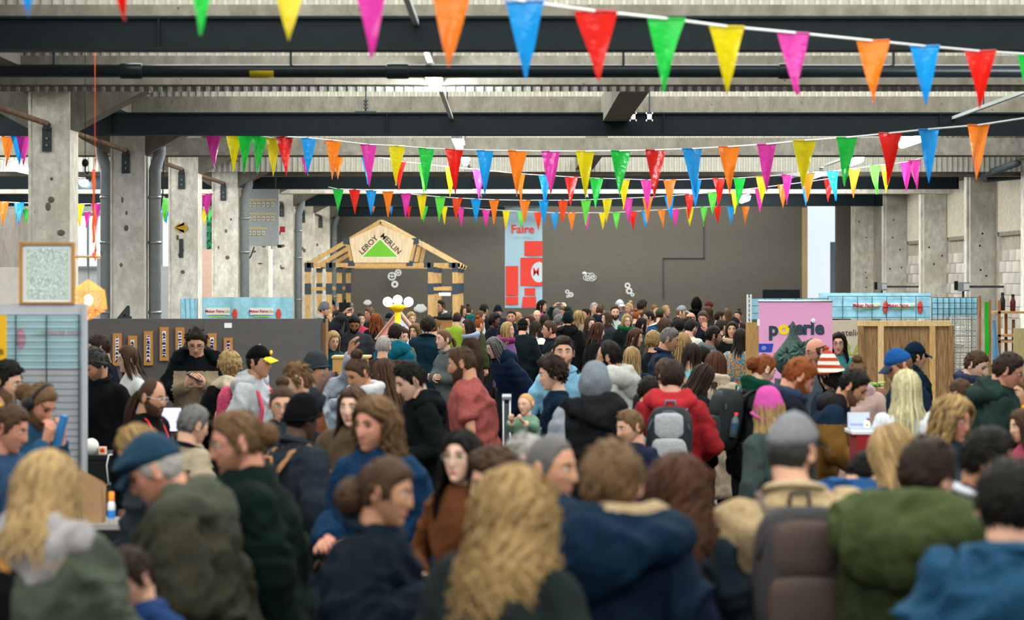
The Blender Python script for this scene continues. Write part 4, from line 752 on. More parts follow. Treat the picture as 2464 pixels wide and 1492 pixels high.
def locks_mb(paths, r, n=5, flat=.45, taper=None):
    """paths (N,K,3): tapered flattened strands"""
    N, K = paths.shape[:2]; t = norm(np.gradient(paths, axis=1)); c = paths[:, :1]*0; rad = norm(paths-c+np.array([0, 0, 1e-4]))
    rad = norm(rad*np.array([1, 1, .25])); v = norm(rad-t*(rad*t).sum(-1, keepdims=True)); u = np.cross(t, v)
    tp = np.interp(np.linspace(0, 1, K), [0, .15, .6, 1], [.55, 1, .95, .12]) if taper is None else taper
    R = np.broadcast_to(np.asarray(r, float).reshape(-1, 1), (N, 1))*tp; a = np.arange(n)*2*np.pi/n
    V = paths[:, :, None]+u[:, :, None]*(R[..., None]*np.cos(a))[..., None]+v[:, :, None]*(R[..., None]*flat*np.sin(a))[..., None]
    q, k, j = np.meshgrid(np.arange(N), np.arange(K-1), np.arange(n), indexing='ij'); j2 = (j+1) % n; b = q*K*n+k*n
    return V.reshape(-1, 3), np.stack([b+j, b+j2, b+n+j2, b+n+j], -1).reshape(-1, 4)
def strands(lv, L, curl=0., th=.02, seed=0, a0=6, a1=180, fem=True, drop=0., spread=1.0, n=None, wl=11., shoulder=-.19, rec=0., clump=.009, part=0., fa=58, cap=False):
    r = np.random.RandomState(seed); N = n or (46, 120, 260)[lv]; K = (6, 9, 12)[lv]
    sg = np.where(r.rand(N) < .5, -1, 1); az = np.radians(a0+(a1-a0)*r.rand(N)**.9)*sg; ph0 = np.where(np.abs(az) < .9, r.uniform(.05, .75, N), r.uniform(.05, .95, N))
    ph0 = np.where(cap, r.uniform(1.25, 1.6, N), ph0); Lr = L*r.uniform(.82, 1.08, N)*(.75 if cap else 1); tt = np.linspace(0, 1, K); P = np.zeros((N, K, 3)); ln = Lr[:, None]*tt
    arc = .112; phi = ph0[:, None]+ln/arc; lim = np.radians(96); over = np.clip((phi-lim)*arc, 0, None); phi = np.minimum(phi, lim)
    azm = np.sign(az)[:, None]*np.maximum(np.abs(az)[:, None], np.abs(az)[:, None]+(np.radians(fa+22*r.rand(N))[:, None]-np.abs(az)[:, None])*ss(.0, .10, ln)*(np.abs(az)[:, None] < np.radians(75))); hs = headsurf(azm, phi, False, fem); nr = norm(hs*np.array([1, 1, .6])); q = th*r.uniform(.6, 1.15, N)[:, None, None]
    P = hs+nr*q; P[..., 2] -= over
    below = np.clip((P[..., 2]-(-.06))*-1, 0, None); dirn = np.stack([np.sin(azm), -np.cos(azm)], -1)
    sh = ss(-.10, shoulder, P[..., 2])*(.026*spread+.0)
    P[..., 0] += dirn[..., 0]*(sh+below*.05*spread); P[..., 1] += dirn[..., 1]*(sh*.8+below*.05*spread)+drop*below+below*.12
    if curl:
        w = ss(.02, .10, ln); phs = r.rand(N)[:, None]*6.28; fr = 6.28/(wl/100)*r.uniform(.8, 1.2, N)[:, None]
        P[..., 0] += curl*w*np.sin(ln*fr+phs); P[..., 1] += curl*w*np.cos(ln*fr*.9+phs)*.8; P[..., 2] += curl*.35*w*np.sin(ln*fr*1.3+phs)
    P += (r.rand(N, 1, 3)-.5)*.006
    return locks_mb(P, clump*r.uniform(.6, 1.2, N), (3, 4, 5)[lv])
def shortlocks(lv, th, seed, L=.045, rec=0., up=.4, n=None, clump=.007, side=0.):
    r = np.random.RandomState(seed); N = n or (50, 130, 300)[lv]; K = 5; az = r.uniform(-np.pi, np.pi, N*2); z = r.uniform(-.07, .117, N*2)
    ok = z > hairline(az, rec)+.012; az = az[ok][:N]; z = z[ok][:N]; N = len(az); ph = np.arccos(np.clip(z/.118, -1, 1)); P0 = headsurf(az, ph, False); nr = norm(P0)
    fwd = np.where(np.abs(az)[:, None] < 1.2, np.array([[side, -.6, .25]]), np.array([[0, .25, -1.]])); d = fwd+(r.rand(N, 3)-.5)*.7; d = norm(d-nr*(d*nr).sum(1, keepdims=True)+nr*up)
    t = np.linspace(0, 1, K); Ls = L*r.uniform(.6, 1.2, N)
    P = P0[:, None]+nr[:, None]*(th*.5)+d[:, None]*(t[None]*Ls[:, None])[..., None]-nr[:, None]*((t[None]**2)*Ls[:, None]*up*.6)[..., None]
    return locks_mb(P, clump*r.uniform(.6, 1.2, N), (4, 4, 5)[lv], .6)
def ball_hair(c, r, lv, seed, sq=(1, 1, 1)):
    mb = MB(); k = (10, 18, 28)[lv]
    mb.ell(c, np.array(sq)*r, k, k*2//3, None, 0, lambda V, D: V*(1+.22*(vnoise(V*(2.2/r)+9, seed)-.5)+.12*(vnoise(V*(5/r), seed+3)-.5))[:, None])
    rs = np.random.RandomState(seed); N = (0, 26, 60)[lv]
    if N:
        d = norm(rs.randn(N, 3)); e = norm(np.cross(d, rs.randn(N, 3))); t = np.linspace(-1, 1, 6)
        P = np.array(c)+r*np.array(sq)*(d[:, None]*np.cos(t*1.1)[None, :, None]+e[:, None]*np.sin(t*1.1)[None, :, None])*1.03
        V, Q = locks_mb(P-np.array(c), .006, 4, .6); mb.add(V+np.array(c), Q)
    return mb
def hand_mb(mb, w, d, up, sgn, curl=.5, lv=1, k=1., mi=0):
    """palm, four unequal bent fingers and a thumb leaving the side of the palm; w wrist, d hand direction, up back-of-hand normal"""
    d = norm(d); up = norm(np.asarray(up, float)-d*(np.asarray(up, float)@d)); sd = np.cross(d, up)*sgn; n = (5, 6, 8)[lv]; w = np.asarray(w, float)
    mb.tube([w-d*.03*k, w, w+d*.03*k, w+d*.065*k, w+d*.09*k, w+d*.097*k], np.array([.026, .027, .036, .042, .040, .03])*k, max(n, 6), side=sd, ry=np.array([.02, .019, .017, .016, .014, .008])*k, mi=mi)
    for q, (o, L) in enumerate(((-.030, .070), (-.010, .080), (.010, .076), (.029, .060))):
        p = w+d*.088*k+sd*o*k; pts = [p-d*.012*k, p]; a = curl*.6+.05*q
        for f in (.45, .32, .23): dd = d*math.cos(a)-up*math.sin(a); p = p+dd*L*f*k; pts.append(p); a += curl*.85
        mb.tube(pts, np.array([.0095, .0098, .009, .0083, .0055])*k, n, side=sd, mi=mi)
    p = w+d*.028*k-sd*.032*k; dd = norm(d*.65-sd*.62-up*.42)
    q2 = p+dd*.042*k; q3 = q2+norm(d*.85-sd*.15-up*(.3+curl*.4))*.034*k
    mb.tube([p-dd*.012*k, p, q2, (q2+q3)/2, q3], np.array([.014, .0135, .0105, .010, .0065])*k, n, side=up, mi=mi)
def arm_pts(A, B, C):
    A, B, C = map(np.asarray, (A, B, C)); P = []
    for t in (0, .35, .7): P.append(A*(1-t)+B*t)
    P += [B*.94+A*.03+C*.03]
    for t in (.3, .65, 1): P.append(B*(1-t)+C*t)
    return np.array(P)
ARMS = {  # elbow, wrist, hand direction, back of hand (torso frame, right arm x>0)
 'down': ((.265, .03, 1.12), (.265, -.05, .87), (0, -.15, -1), (1, 0, 0)),
 'hold': ((.27, .02, 1.13), (.10, -.26, 1.10), (-.55, -.7, .1), (.2, -.2, 1)),
 'phone': ((.27, -.04, 1.14), (.075, -.24, 1.25), (-.35, -.6, .5), (.5, -.6, -.2)),
 'cross': ((.27, -.03, 1.13), (-.02, -.20, 1.17), (-1, .0, .1), (0, -1, .2)),
 'fwd': ((.25, -.12, 1.15), (.17, -.38, 1.16), (0, -1, -.05), (0, 0, 1)),
 'chin': ((.24, -.10, 1.14), (.08, -.17, 1.40), (-.2, -.1, 1), (.2, -1, 0)),
 'up': ((.33, -.10, 1.50), (.15, -.14, 1.74), (-.6, .2, .6), (.4, -.2, .9)),
 'high': ((.30, -.16, 1.52), (.16, -.24, 1.74), (-.2, -.2, 1), (0, 1, .2)),
 'hip': ((.36, .08, 1.16), (.20, -.04, 1.00), (-.6, -.5, -.5), (.5, -.6, .4)),
 'back': ((.27, .10, 1.13), (.16, .16, .95), (-.7, .2, -.6), (.2, 1, 0))}
TOPS = {'tee': .010, 'shirt': .014, 'sweater': .02, 'hoodie': .026, 'jacket': .036, 'coat': .04, 'puffer': .05, 'parka': .05}
HC = {'black': ('#17130f', '#090807'), 'dbrown': ('#2f2219', '#150f0b'), 'brown': ('#4c3728', '#261a13'), 'lbrown': ('#6d5338', '#3f2d1c'), 'blond': ('#a98d60', '#6a5233'), 'gold': ('#a5885a', '#573f22'), 'plat': ('#c9c199', '#948a62'), 'ginger': ('#87481f', '#4a2310'), 'auburn': ('#4d3122', '#26160e'), 'grey': ('#6d6b68', '#33322f'), 'dgrey': ('#403f3d', '#1e1d1b'), 'white': ('#a9a6a0', '#6b6862')}
SKIN = {'l': '#c99a80', 'm': '#b48365', 'p': '#d0a892', 't': '#94664a', 'd': '#4d3326', 'r': '#bd826b'}
def dk(c, k=None):
    if c is None: return None
    q = lin(c); l = .3*q[0]+.6*q[1]+.1*q[2]; f = .34+.5*min(1, l/.35); f = f if k is None else k
    return '#'+''.join('%02x' % round(255*(12.92*x*f if x*f <= .0031308 else 1.055*(x*f)**(1/2.4)-.055)) for x in q)
TEMP = []
def remesh_later(mb, vox, smooth, cb):
    me = mb.mesh('tmp', True); o = bpy.data.objects.new('tmp', me); COL.objects.link(o)
    m = o.modifiers.new('r', 'REMESH'); m.mode = 'VOXEL'; m.voxel_size = vox; m.use_smooth_shade = True
    q = o.modifiers.new('s', 'SMOOTH'); q.factor = .5; q.iterations = smooth
    TEMP.append((o, me, cb))
def remesh_flush():
    bpy.context.view_layer.update(); dg = bpy.context.evaluated_depsgraph_get()
    for o, me, cb in TEMP: cb(bpy.data.meshes.new_from_object(o.evaluated_get(dg)))
    for o, me, cb in TEMP: bpy.data.objects.remove(o); bpy.data.meshes.remove(me)
    TEMP.clear()
def folds(me, amp, seed, puff=0, fine=1., lump=0.):
    n = len(me.vertices); co = np.empty(n*3, np.float32); me.vertices.foreach_get('co', co); no = np.empty(n*3, np.float32); me.vertices.foreach_get('normal', no)
    co = co.reshape(-1, 3).astype(float); no = no.reshape(-1, 3)
    q = co*np.array([7, 7, 3.2])*fine+(vnoise(co*5, seed+9)[:, None]-.5)*2.2
    n1 = vnoise(q, seed); rid = (1-np.abs(2*n1-1))**2
    q2 = co*np.array([11, 11, 13])*fine+(vnoise(co*6, seed+19)[:, None]-.5)*3; n2 = (1-np.abs(2*vnoise(q2, seed+7)-1))**2.5
    d = amp*1.7*(rid-.3)+amp*.9*(n2-.2)*(vnoise(co*4, seed+11))+amp*1.0*(vnoise(co*3.1, seed+2)-.5)
    if puff: d += puff*(np.abs(np.sin(co[:, 2]*math.pi/.085))**.7-.6)
    if lump: d += lump*(vnoise(co*55, seed+4)-.5)+lump*.7*(vnoise(co*120, seed+6)-.5)
    co += no*d[:, None]; me.vertices.foreach_set('co', co.astype(np.float32).ravel()); me.update(); return me
BK = {}; CNT = [0]
def person(x, yt, s, yaw, label, hair='short', hc='dbrown', skin='l', fem=False, top='jacket', tc='#22282e', tc2=None, leg='#23262b', pitch=8, lean=4, turn=0, tilt=0, arms='down', armL=None, hat=None, hatc='#222222', hatc2=None, beard=None, glasses=None, coll=None, collc=None, hem=None, look=None, L=.3, curl=0., ht=1., th=None, rec=0., sleeve=None, fat=1., tk='fabric', tk2=None, extra=None, fur=0., hs=None, name='person', hold=None, mathair=None, spread=1., part=None, ta=None, rim=None, fa=58, hk=1., bunp=None, deep=.012):
    tc = dk(tc); tc2 = dk(tc2); ta = dk(ta); collc = dk(collc); rim = dk(rim); leg = dk(leg); hatc = dk(hatc); hatc2 = dk(hatc2)
    CNT[0] += 1; seed = CNT[0]*13; lv = lod(s); rs = np.random.RandomState(seed)
    look = look or ('down' if pitch > 24 else 'open'); le = math.radians(lean); pi_ = math.radians(pitch)
    U = lambda p: (Rx(le)@(np.asarray(p, float)-np.array([0, 0, .95])).T).T+np.array([0, 0, .95]) if np.ndim(p) == 1 else (np.asarray(p, float)-np.array([0, 0, .95]))@Rx(le).T+np.array([0, 0, .95])
    nb = U((0, .01, 1.46)); hd = Rx(le*.45+pi_*.35)@np.array([0, -.030, .138]); hc0 = nb+hd
    k_h = (1.0 if not fem else .965)*(hs or 1.); RH = Rz(math.radians(turn))@Ry(math.radians(tilt))@Rx(pi_)
    topz = hc0[2]+.118*k_h*max(math.cos(pi_), .55)*1.0+.012; zt = CH-(yt-676)/s; S = zt/topz
    root = thing(name, label, 'person', (0, 0, 0), math.radians(yaw), 'people in the crowd')
    hw = Rz(math.radians(yaw))@(hc0*S); wx = (x-1232)/s; root.location = (wx-hw[0], F/s-hw[1], 0); root.scale = (S, S, S)
    hcol = HC[hc]; hm = mat(hcol[0], .62, 'hair', c2=dk(hcol[1], .6), bump=.35, spec=.12, scale=(1. if s < 500 else .7)); sm = mat(SKIN[skin], .55, 'skin', amt=.16, spec=.35)
    lips = mat({'d': '#55302a'}.get(skin, '#b0685c' if fem else '#a8705f'), .5); eye = mat('#d8d3cc', .3); iris = mat('#231a14', .25); brow = mat(hcol[1], .7)
    fw = .92 if fem else 1.
    # --- body: one mesh of head, neck, trunk, arms, hands and legs
    key = (lv, fem, look)
    if key not in BK: BK[key] = head_mb(lv, fem, look)
    H = BK[key]; mb = MB(); hv = np.vstack(H.v)*k_h@RH.T+hc0
    mb.add(hv, np.vstack(H.q), None); mb.qm[0] = np.concatenate(H.qm); mb.t.append(np.vstack(H.t)); mb.tm.append(np.concatenate(H.tm))
    nt = hc0+RH@np.array([0, .022, -.055])*k_h; nr = .052 if fem else .06
    nn = (8, 14, 20)[lv]; mb.tube([U((0, .02, 1.36)), nb+np.array([0, .012, -.03]), nb*.55+nt*.45, nt, nt+RH@np.array([0, .0, .05])], [.09*fw, nr*1.22, nr, nr*.98, nr*.8], nn, ry=[.07, nr*1.08, nr, nr, nr*.8])
    Z = np.array([.80, .92, 1.05, 1.20, 1.31, 1.38, 1.425, 1.46]); Wd = np.array([.160, .163, .138, .150, .160, .148, .098, .052])*fw*fat; Dp = np.array([.112, .116, .098, .108, .108, .086, .066, .048])*fat
    cen = U(np.stack([Z*0, .0*Z, Z], 1)); cen[Z < .95] = np.stack([Z*0, 0*Z, Z], 1)[Z < .95]
    mb.tube(cen, Wd*.9, nn, ry=Dp*.88)
    def arm(sg, nm): e, w, hdn, bk = ARMS[nm]; f = lambda p: np.array([sg*p[0], p[1], p[2]]); return U((sg*.168*fw*(.6+.4*fat), 0.005, 1.380)), U(f(e)), U(f(w)), Rx(le)@f(hdn), Rx(le)@f(bk)
    aL = arm(-1, armL or arms); aR = arm(1, arms)
    for sg, a in ((1, aR), (-1, aL)):
        mb.tube(arm_pts(*a[:3]), np.array([.046, .044, .040, .036, .036, .031, .026])*fw, nn, side=(0, 1, 0.1))
        hand_mb(mb, a[2], a[3], a[4], sg, .55 if (armL or arms) not in ('phone', 'chin') else .8, lv, .94 if fem else 1.)
        mb.tube([(sg*.085, 0, .90), (sg*.095, 0, .70), (sg*.095, -.005, .48), (sg*.098, .005, .28), (sg*.10, .01, .06)], [.08, .072, .054, .05, .036], 8)
        mb.tube([(sg*.10, .05, .035), (sg*.10, -.02, .045), (sg*.105, -.12, .03), (sg*.107, -.17, .022)], [.03, .038, .04, .02], 8, ry=[.03, .04, .028, .016])
    if lv == 0 or True:
        obj('body', mb, [sm, lips, eye, iris, brow], root, True)
    # --- trousers and shoes (mostly hidden in the crowd)
    tr = MB(); tr.tube([(0, 0, .76), (0, 0, .85), (0, 0, .96), (0, 0, 1.02)], np.array([.10, .160, .155, .125])*fw*fat, 10, ry=np.array([.09, .115, .11, .09])*fat)
    for sg in (1, -1): tr.tube([(sg*.085, 0, .88), (sg*.098, 0, .66), (sg*.098, -.005, .46), (sg*.10, .005, .26), (sg*.102, .01, .07)], [.10, .09, .07, .066, .062], 8)
    obj('trousers', tr, mat(leg, .85, 'fabric'), root, True)
    for sg in (1, -1):
        sh = MB().tube([(sg*.10, .07, .03), (sg*.10, .05, .05), (sg*.10, -.03, .06), (sg*.105, -.12, .04), (sg*.108, -.185, .025), (sg*.108, -.20, .02)], [.02, .042, .045, .048, .036, .01], 8, ry=[.03, .05, .058, .038, .024, .01]); obj('shoe', sh, mat('#2a2522', .6), root, True)
    # --- top
    t_ = TOPS[top] if th is None else th; hz = hem or {'tee': .80, 'shirt': .80, 'sweater': .82, 'hoodie': .80, 'jacket': .76, 'coat': .45, 'puffer': .76, 'parka': .62}[top]
    jb = MB(); z0 = [hz, .86, .95] if hz < .84 else [hz, .9, .96]; zz = np.array(z0+[1.05, 1.20, 1.31, 1.39, 1.442, 1.474])
    ww = np.interp(zz, Z, Wd)+t_*np.interp(zz, [.5, 1.0, 1.36, 1.462], [1.2, 1., .75, .6]); dd = np.interp(zz, Z, Dp)+t_*np.interp(zz, [.5, 1.0, 1.36, 1.462], [1.2, 1., .75, .6])
    ww[3] = max(ww[3], (ww[2]+ww[4])/2*.97); 
    if top in ('coat', 'parka'): ww[0] = ww[1]*1.08; dd[0] = dd[1]*1.1
    cc = U(np.stack([0*zz, .004+0*zz, zz], 1)); lowm = zz < .95; cc[lowm] = np.stack([0*zz, .004+0*zz, zz], 1)[lowm]
    jb.tube(cc, ww, nn+6, ry=dd)
    for sg, a in ((1, aR), (-1, aL)):
        ap = arm_pts(*a[:3]); rr = np.array([.050, .047, .044, .041, .039, .035, .031])*fw+t_*np.array([.55, .75, .85, .9, .85, .75, .6])
        if top == 'tee' or sleeve == 'short': ap = ap[:3]; rr = rr[:3]*np.array([1, 1.02, 1.1])
        jb.tube(ap, rr, nn+2, side=(0, 1, .1)); jb.ell(ap[0], (rr[0],)*3, 10, 8)
    m1 = mat(tc, .85 if tk2 is None else tk2, tk, amt=.22, bump=.25 if s > 300 else .1, c2=ta, spec=.07)
    def fin(me, root=root, m1=m1, hz=hz):
        n = len(me.polygons); folds(me, {0: .015, 1: .022, 2: .028}[lv]*(.75 if top in ('tee', 'shirt', 'sweater') else 1), seed, .016 if top == 'puffer' else 0, lump=fur)
        me.materials.clear(); me.materials.append(m1)
        if tc2 is not None:
            me.materials.append(mat(tc2, .85, tk, amt=.2, bump=.2, spec=.07)); c = np.empty(n*3, np.float32); me.polygons.foreach_get('center', c); c = c.reshape(-1, 3)
            reg = part or 'low'; mi = {'low': (c[:, 2] < 1.34) & (np.abs(c[:, 0]) < .2), 'front': (c[:, 1] < -.02) & (np.abs(c[:, 0]) < .15), 'left': c[:, 0] > .02, 'yoke': c[:, 2] > 1.30, 'sleeve': np.abs(c[:, 0]) > .205*fw, 'strip': (np.abs(c[:, 0]) < .035) & (c[:, 1] < 0)}[reg]
            me.polygons.foreach_set('material_index', mi.astype(np.int32))
        me.name = top; link({'tee': 't_shirt'}.get(top, top), me, m1, root)
    remesh_later(jb, (.034, .021, .0155)[lv], (3, 4, 5)[lv], fin)
    # --- collars, hoods, scarves
    cm = mat(collc or tc, .85, tk if not collc else 'fabric', amt=.25, bump=.3, spec=.07)
    def ring(rr, tt, zc, dz, droop=0., a0=-180, a1=180, n=26, fl=1.):
        a = np.radians(np.linspace(a0, a1, n)); P = np.stack([rr*np.sin(a)*1.12, rr*np.cos(a)+.012, zc+dz*np.cos(a)-droop*np.clip(np.cos(a), 0, 1)**2], 1)
        e = np.clip(np.minimum(np.arange(n), np.arange(n)[::-1])/3., .25, 1) if abs(a1-a0) < 355 else np.ones(n)
        return U(P), tt*e*(1+.1*np.sin(a*5+seed))
    if coll in ('collar', 'stand'):
        P, tt = ring(.078 if coll == 'collar' else .072, .024 if coll == 'collar' else .03, 1.468, .022, a0=-172, a1=172); c_ = MB().tube(P, tt*.62, 8, side=(0, 0, 1), ry=tt*1.2); obj('collar', c_, cm, root, True)
    if coll == 'scarf':
        c_ = MB(); 
        for q in range(3): P, tt = ring(.082+.01*q, .030, 1.455+.03*(q-1), .012*(q-1)); c_.tube(P, tt, 8, side=(0, 0, 1))
        remesh_later(c_, (.02, .014, .011)[lv], 3, lambda me, root=root, cm=cm: (folds(me, .012, seed+3), me.materials.clear(), link('scarf', me, cm, root)))
    if coll in ('hood', 'bighood', 'furhood'):
        c_ = MB(); big = (1.25 if coll != 'hood' else 1.)*hk
        P, tt = ring(.105*big, .05*big, 1.445, .01, .05*big, -128, 128); c_.tube(P, tt, 10, side=(0, 0, 1), ry=tt*1.1)
        P, tt = ring(.085*big, .036*big, 1.485, .012, .02, -118, 118); c_.tube(P, tt, 10, side=(0, 0, 1))
        if rim: P2, t2 = ring(.082*big, .03*big, 1.50, .012, .02, -150, 150); obj('hood_lining', MB().tube(P2, t2, 8, side=(0, 0, 1)), mat(rim, .9, 'fabric', bump=.4), root, True)
        c_.ell(U((0, .115*big, 1.365)), (.10*big, .05*big, .085*big), 12, 8)
        remesh_later(c_, (.025, .018, .014)[lv], 4, lambda me, root=root, cm=cm: (folds(me, .020, seed+3, lump=.006 if coll == 'furhood' else 0.), me.materials.clear(), link('hood', me, cm, root)))
    # --- hair
    def put(nm, m_, mt):
        V = np.vstack(m_.v)*k_h@RH.T+hc0; m_.v = [V]; return obj(nm, m_, mt, root, True)
    def flat(mb2): return mb2
    th_h = {'short': .013, 'crop': .006, 'side': .018, 'curly': .034, 'long': .016, 'bob': .018, 'bun': .010, 'pony': .010, 'lowbun': .010, 'afro': .075, 'bald': .006, 'wavy': .022, 'fringe': .016}.get(hair, 0)*ht
    capped = hat in ('beanie', 'cap', 'flatcap', 'hood', 'knit', 'bcap', 'pointed')
    hl = lambda a: hairline(a, rec)
    if hair == 'bald': hl = lambda a: np.interp(np.abs(np.degrees(a)), [0, 70, 85, 120, 180], [.3, .3, -.02, -.055, -.07])
    def hm_shell():
        if hair == 'bald':
            m_ = shell_mb(lv, .008, lambda a: hairline(a, .0), bulk=lambda a, z: np.where((np.abs(np.degrees(a)) > 72) & (z < .055), 1., -1.2), noise=.003, seed=seed)
        elif hair == 'afro': m_ = shell_mb(lv, th_h, hl, noise=.022, seed=seed, nf=38)
        elif hair == 'curly': m_ = shell_mb(lv, th_h, hl, bulk=lambda a, z: .55+.75*ss(-.06, .09, z), noise=.018, seed=seed, nf=42)
        elif hair == 'side': m_ = shell_mb(lv, th_h, hl, bulk=lambda a, z: .3+1.0*ss(.04, .115, z), noise=.008, seed=seed, nf=55)
        else: m_ = shell_mb(lv, th_h, hl, bulk=lambda a, z: .5+.6*ss(-.03, .08, z), noise=.002 if hair in ('bun', 'pony', 'lowbun', 'crop') else .005, seed=seed, nf=34, fem=fem)
        return m_
    if hair and not (capped and hair in ('none',)):
        m_ = hm_shell() if not capped else shell_mb(lv, .008, lambda a: hairline(a, 0), noise=.003, seed=seed)
        def addl(VQ): m_.add(VQ[0], VQ[1])
        if hair in ('short', 'side', 'fringe') and not capped: addl(shortlocks(lv, th_h, seed, np.array(.034 if hair == 'short' else .05), rec, .16 if hair == 'short' else .3, side=.5 if hair == 'side' else 0))
        if hair == 'curly' and not capped: addl(shortlocks(lv, th_h*1.5, seed, .05, rec, .9, n=(70, 170, 340)[lv], clump=.011))
        if hair == 'afro': addl(shortlocks(lv, th_h*1.7, seed, .03, rec, 1.2, n=(80, 200, 300)[lv], clump=.012))
        if hair in ('long', 'bob', 'wavy'):
            Lh = L if hair == 'long' else (.22 if hair == 'bob' else max(L, .24)); cu_ = curl or (.012 if hair == 'wavy' else .003)
            addl(strands(lv, Lh+.10, cu_, .018*ht+(.008 if cu_ > .01 else 0), seed, 5, 180, fem, spread=spread, n=int((50, 120, 250)[lv]*(1 if Lh < .3 else 1.2)), clump=(.017, .013, .012)[lv], shoulder=-.19, fa=fa, cap=capped))
            if lv == 2: addl(strands(lv, Lh+.06, cu_*1.3, .026*ht, seed+1, 8, 180, fem, spread=spread*1.1, n=140, clump=.007, fa=fa, cap=capped))
        if hair == 'bun': b_ = ball_hair((0, .055, .135), .042*ht, lv, seed, (1, 1, .85)); m_.add(np.vstack(b_.v), np.vstack(b_.q), np.vstack(b_.t) if b_.t else None)
        if hair == 'lowbun':
            b_ = ball_hair(bunp or (0, .118, .0), .05*ht, lv, seed, (1.05, .85, 1)); m_.add(np.vstack(b_.v), np.vstack(b_.q), np.vstack(b_.t) if b_.t else None)
        if hair == 'pony':
            r = np.random.RandomState(seed); N = (20, 50, 110)[lv]; t = np.linspace(0, 1, 9); o_ = (r.rand(N, 1, 2)-.5)*.05
            P = np.stack([o_[..., 0]*np.sin(t*3+.3)*1.4+curl*np.sin(t*9+r.rand(N, 1)*6), .095+.055*np.sin(np.minimum(t*2.2, 1.6))*1.0+o_[..., 1]*np.sin(t*3+.2), .03-L*t**1.25+.02*np.sin(t*3)+0*o_[..., 0]], -1)
            V, Q = locks_mb(P-np.array([0, .1, 0]), .010, (4, 5, 5)[lv], .7); m_.add(V+np.array([0, .1, 0]), Q); m_.ell((0, .098, .028), (.02, .016, .02), 8, 6)
        if rec == 0 and hair in ('bun', 'pony', 'lowbun', 'crop', 'bald') and lv and not capped: addl(shortlocks(lv, .006, seed, .05, .012, .05, n=(0, 90, 200)[lv], clump=.006))
        h_ = put('hair', m_, hm)
    if beard:
        bl = {'full': .016, 'stub': .0035, 'long': .03}[beard]; nu, nv = ((26, 20), (48, 36), (64, 48))[lv]; az, ph = hgrid(nu, nv, 1.2); P = headsurf(az, ph, True, fem); z = P[..., 2]; d = np.abs(np.degrees(az))
        ok = (z < np.interp(d, [0, 16, 22, 40, 60, 85, 100], [-.042, -.044, -.05, -.042, -.03, .0, .0])) & (d < 96) & ~((np.abs(P[..., 0]) < .021) & (np.abs(z+.062) < .011))
        nrm = norm(P*np.array([1, 1, .8])); t = np.where(ok, bl*(.45+.65*ss(-.03, -.1, z))+bl*.5*(vnoise(P*85, seed)-.4), -.008); V = P+nrm*t[..., None]; A, B = z.shape
        k, j = np.meshgrid(np.arange(A-1), np.arange(B), indexing='ij'); j2 = (j+1) % B; Q = np.stack([k*B+j, (k+1)*B+j, (k+1)*B+j2, k*B+j2], -1).reshape(-1, 4); Q = Q[ok.reshape(-1)[Q].any(1)]
        used = np.unique(Q); mp = np.zeros(A*B, int); mp[used] = np.arange(len(used)); m_ = MB().add(V.reshape(-1, 3)[used], mp[Q]); put('beard', m_, hm if beard != 'stub' else mat('#'+''.join('%02x' % round((int(SKIN[skin][q:q+2], 16)*.55+int(hcol[0][q:q+2], 16)*.45)) for q in (1, 3, 5)), .7, 'skin', amt=.3))
    # --- hats
    hm2 = mat(hatc, .85, 'knit' if hat in ('beanie', 'knit') else 'fabric', amt=.3, bump=.3, spec=.07) if hat else None
    if hat == 'beanie':
        m_ = shell_mb(lv, .022, lambda a: np.interp(np.abs(np.degrees(a)), [0, 60, 100, 180], np.array([.045, .035, .0, -.015])-deep), bulk=lambda a, z: .8+.9*ss(.05, .12, z), noise=.004, seed=seed, nf=40); h_ = put('beanie', m_, hm2)
        a = np.linspace(-np.pi, np.pi, 33); zl = np.interp(np.abs(np.degrees(a)), [0, 60, 100, 180], np.array([.050, .040, .008, -.008])-deep); ph = np.arccos(zl/.118); P = headsurf(a, ph, False); P = P+norm(P)*(.017 if deep < .03 else .026); put('beanie_fold', MB().tube(P, .010, 6, side=(0, 0, 1), ry=np.full(33, .02)), hm2)
    if hat in ('cap', 'bcap'):
        m_ = shell_mb(lv, .018, lambda a: np.interp(np.abs(np.degrees(a)), [0, 60, 100, 180], [.050, .045, .030, .020]), bulk=lambda a, z: 1+.35*ss(.08, .12, z), noise=0, seed=seed); h_ = put('cap', m_, hm2)
        u, v = np.meshgrid(np.linspace(-1, 1, 11), np.linspace(0, 1, 5)); sgn = 1 if hat == 'cap' else -1
        bx = u*.074*(1-.22*v**2); by = -(.080+(.085*v)*np.sqrt(np.clip(1-.55*u*u, 0, 1))); bz = .058-.020*u*u-.028*v
        top_ = np.stack([bx, by*sgn, bz], -1); m_ = MB().grid(top_); m_.grid((top_-np.array([0, 0, .006]))[::-1]); m_.tube(top_[-1]-np.array([0, 0, .003]), .004, 6, side=(0, 0, 1))
        put('cap_brim', m_, mat(hatc2 or hatc, .7, 'fabric')); put('cap_button', MB().ell((0, .0, .142), (.008, .008, .005), 8, 6), mat(hatc2 or hatc, .7, 'fabric'))
    if hat == 'flatcap':
        m_ = shell_mb(lv, .017, lambda a: np.interp(np.abs(np.degrees(a)), [0, 60, 100, 180], [.050, .045, .028, .008]), bulk=lambda a, z: 1.1+.5*ss(.04, .1, z), noise=.005, seed=seed, nf=25)
        V = m_.v[0].copy(); V[:, 1] -= .045*ss(.03, .09, V[:, 2])*ss(.05, -.09, V[:, 1]); V[:, 2] -= .022*ss(.06, .12, V[:, 2])*ss(.06, -.10, V[:, 1]); V[:, 0] *= 1+.08*ss(.03, .08, V[:, 2]); m_.v = [V]; put('flat_cap', m_, hm2)
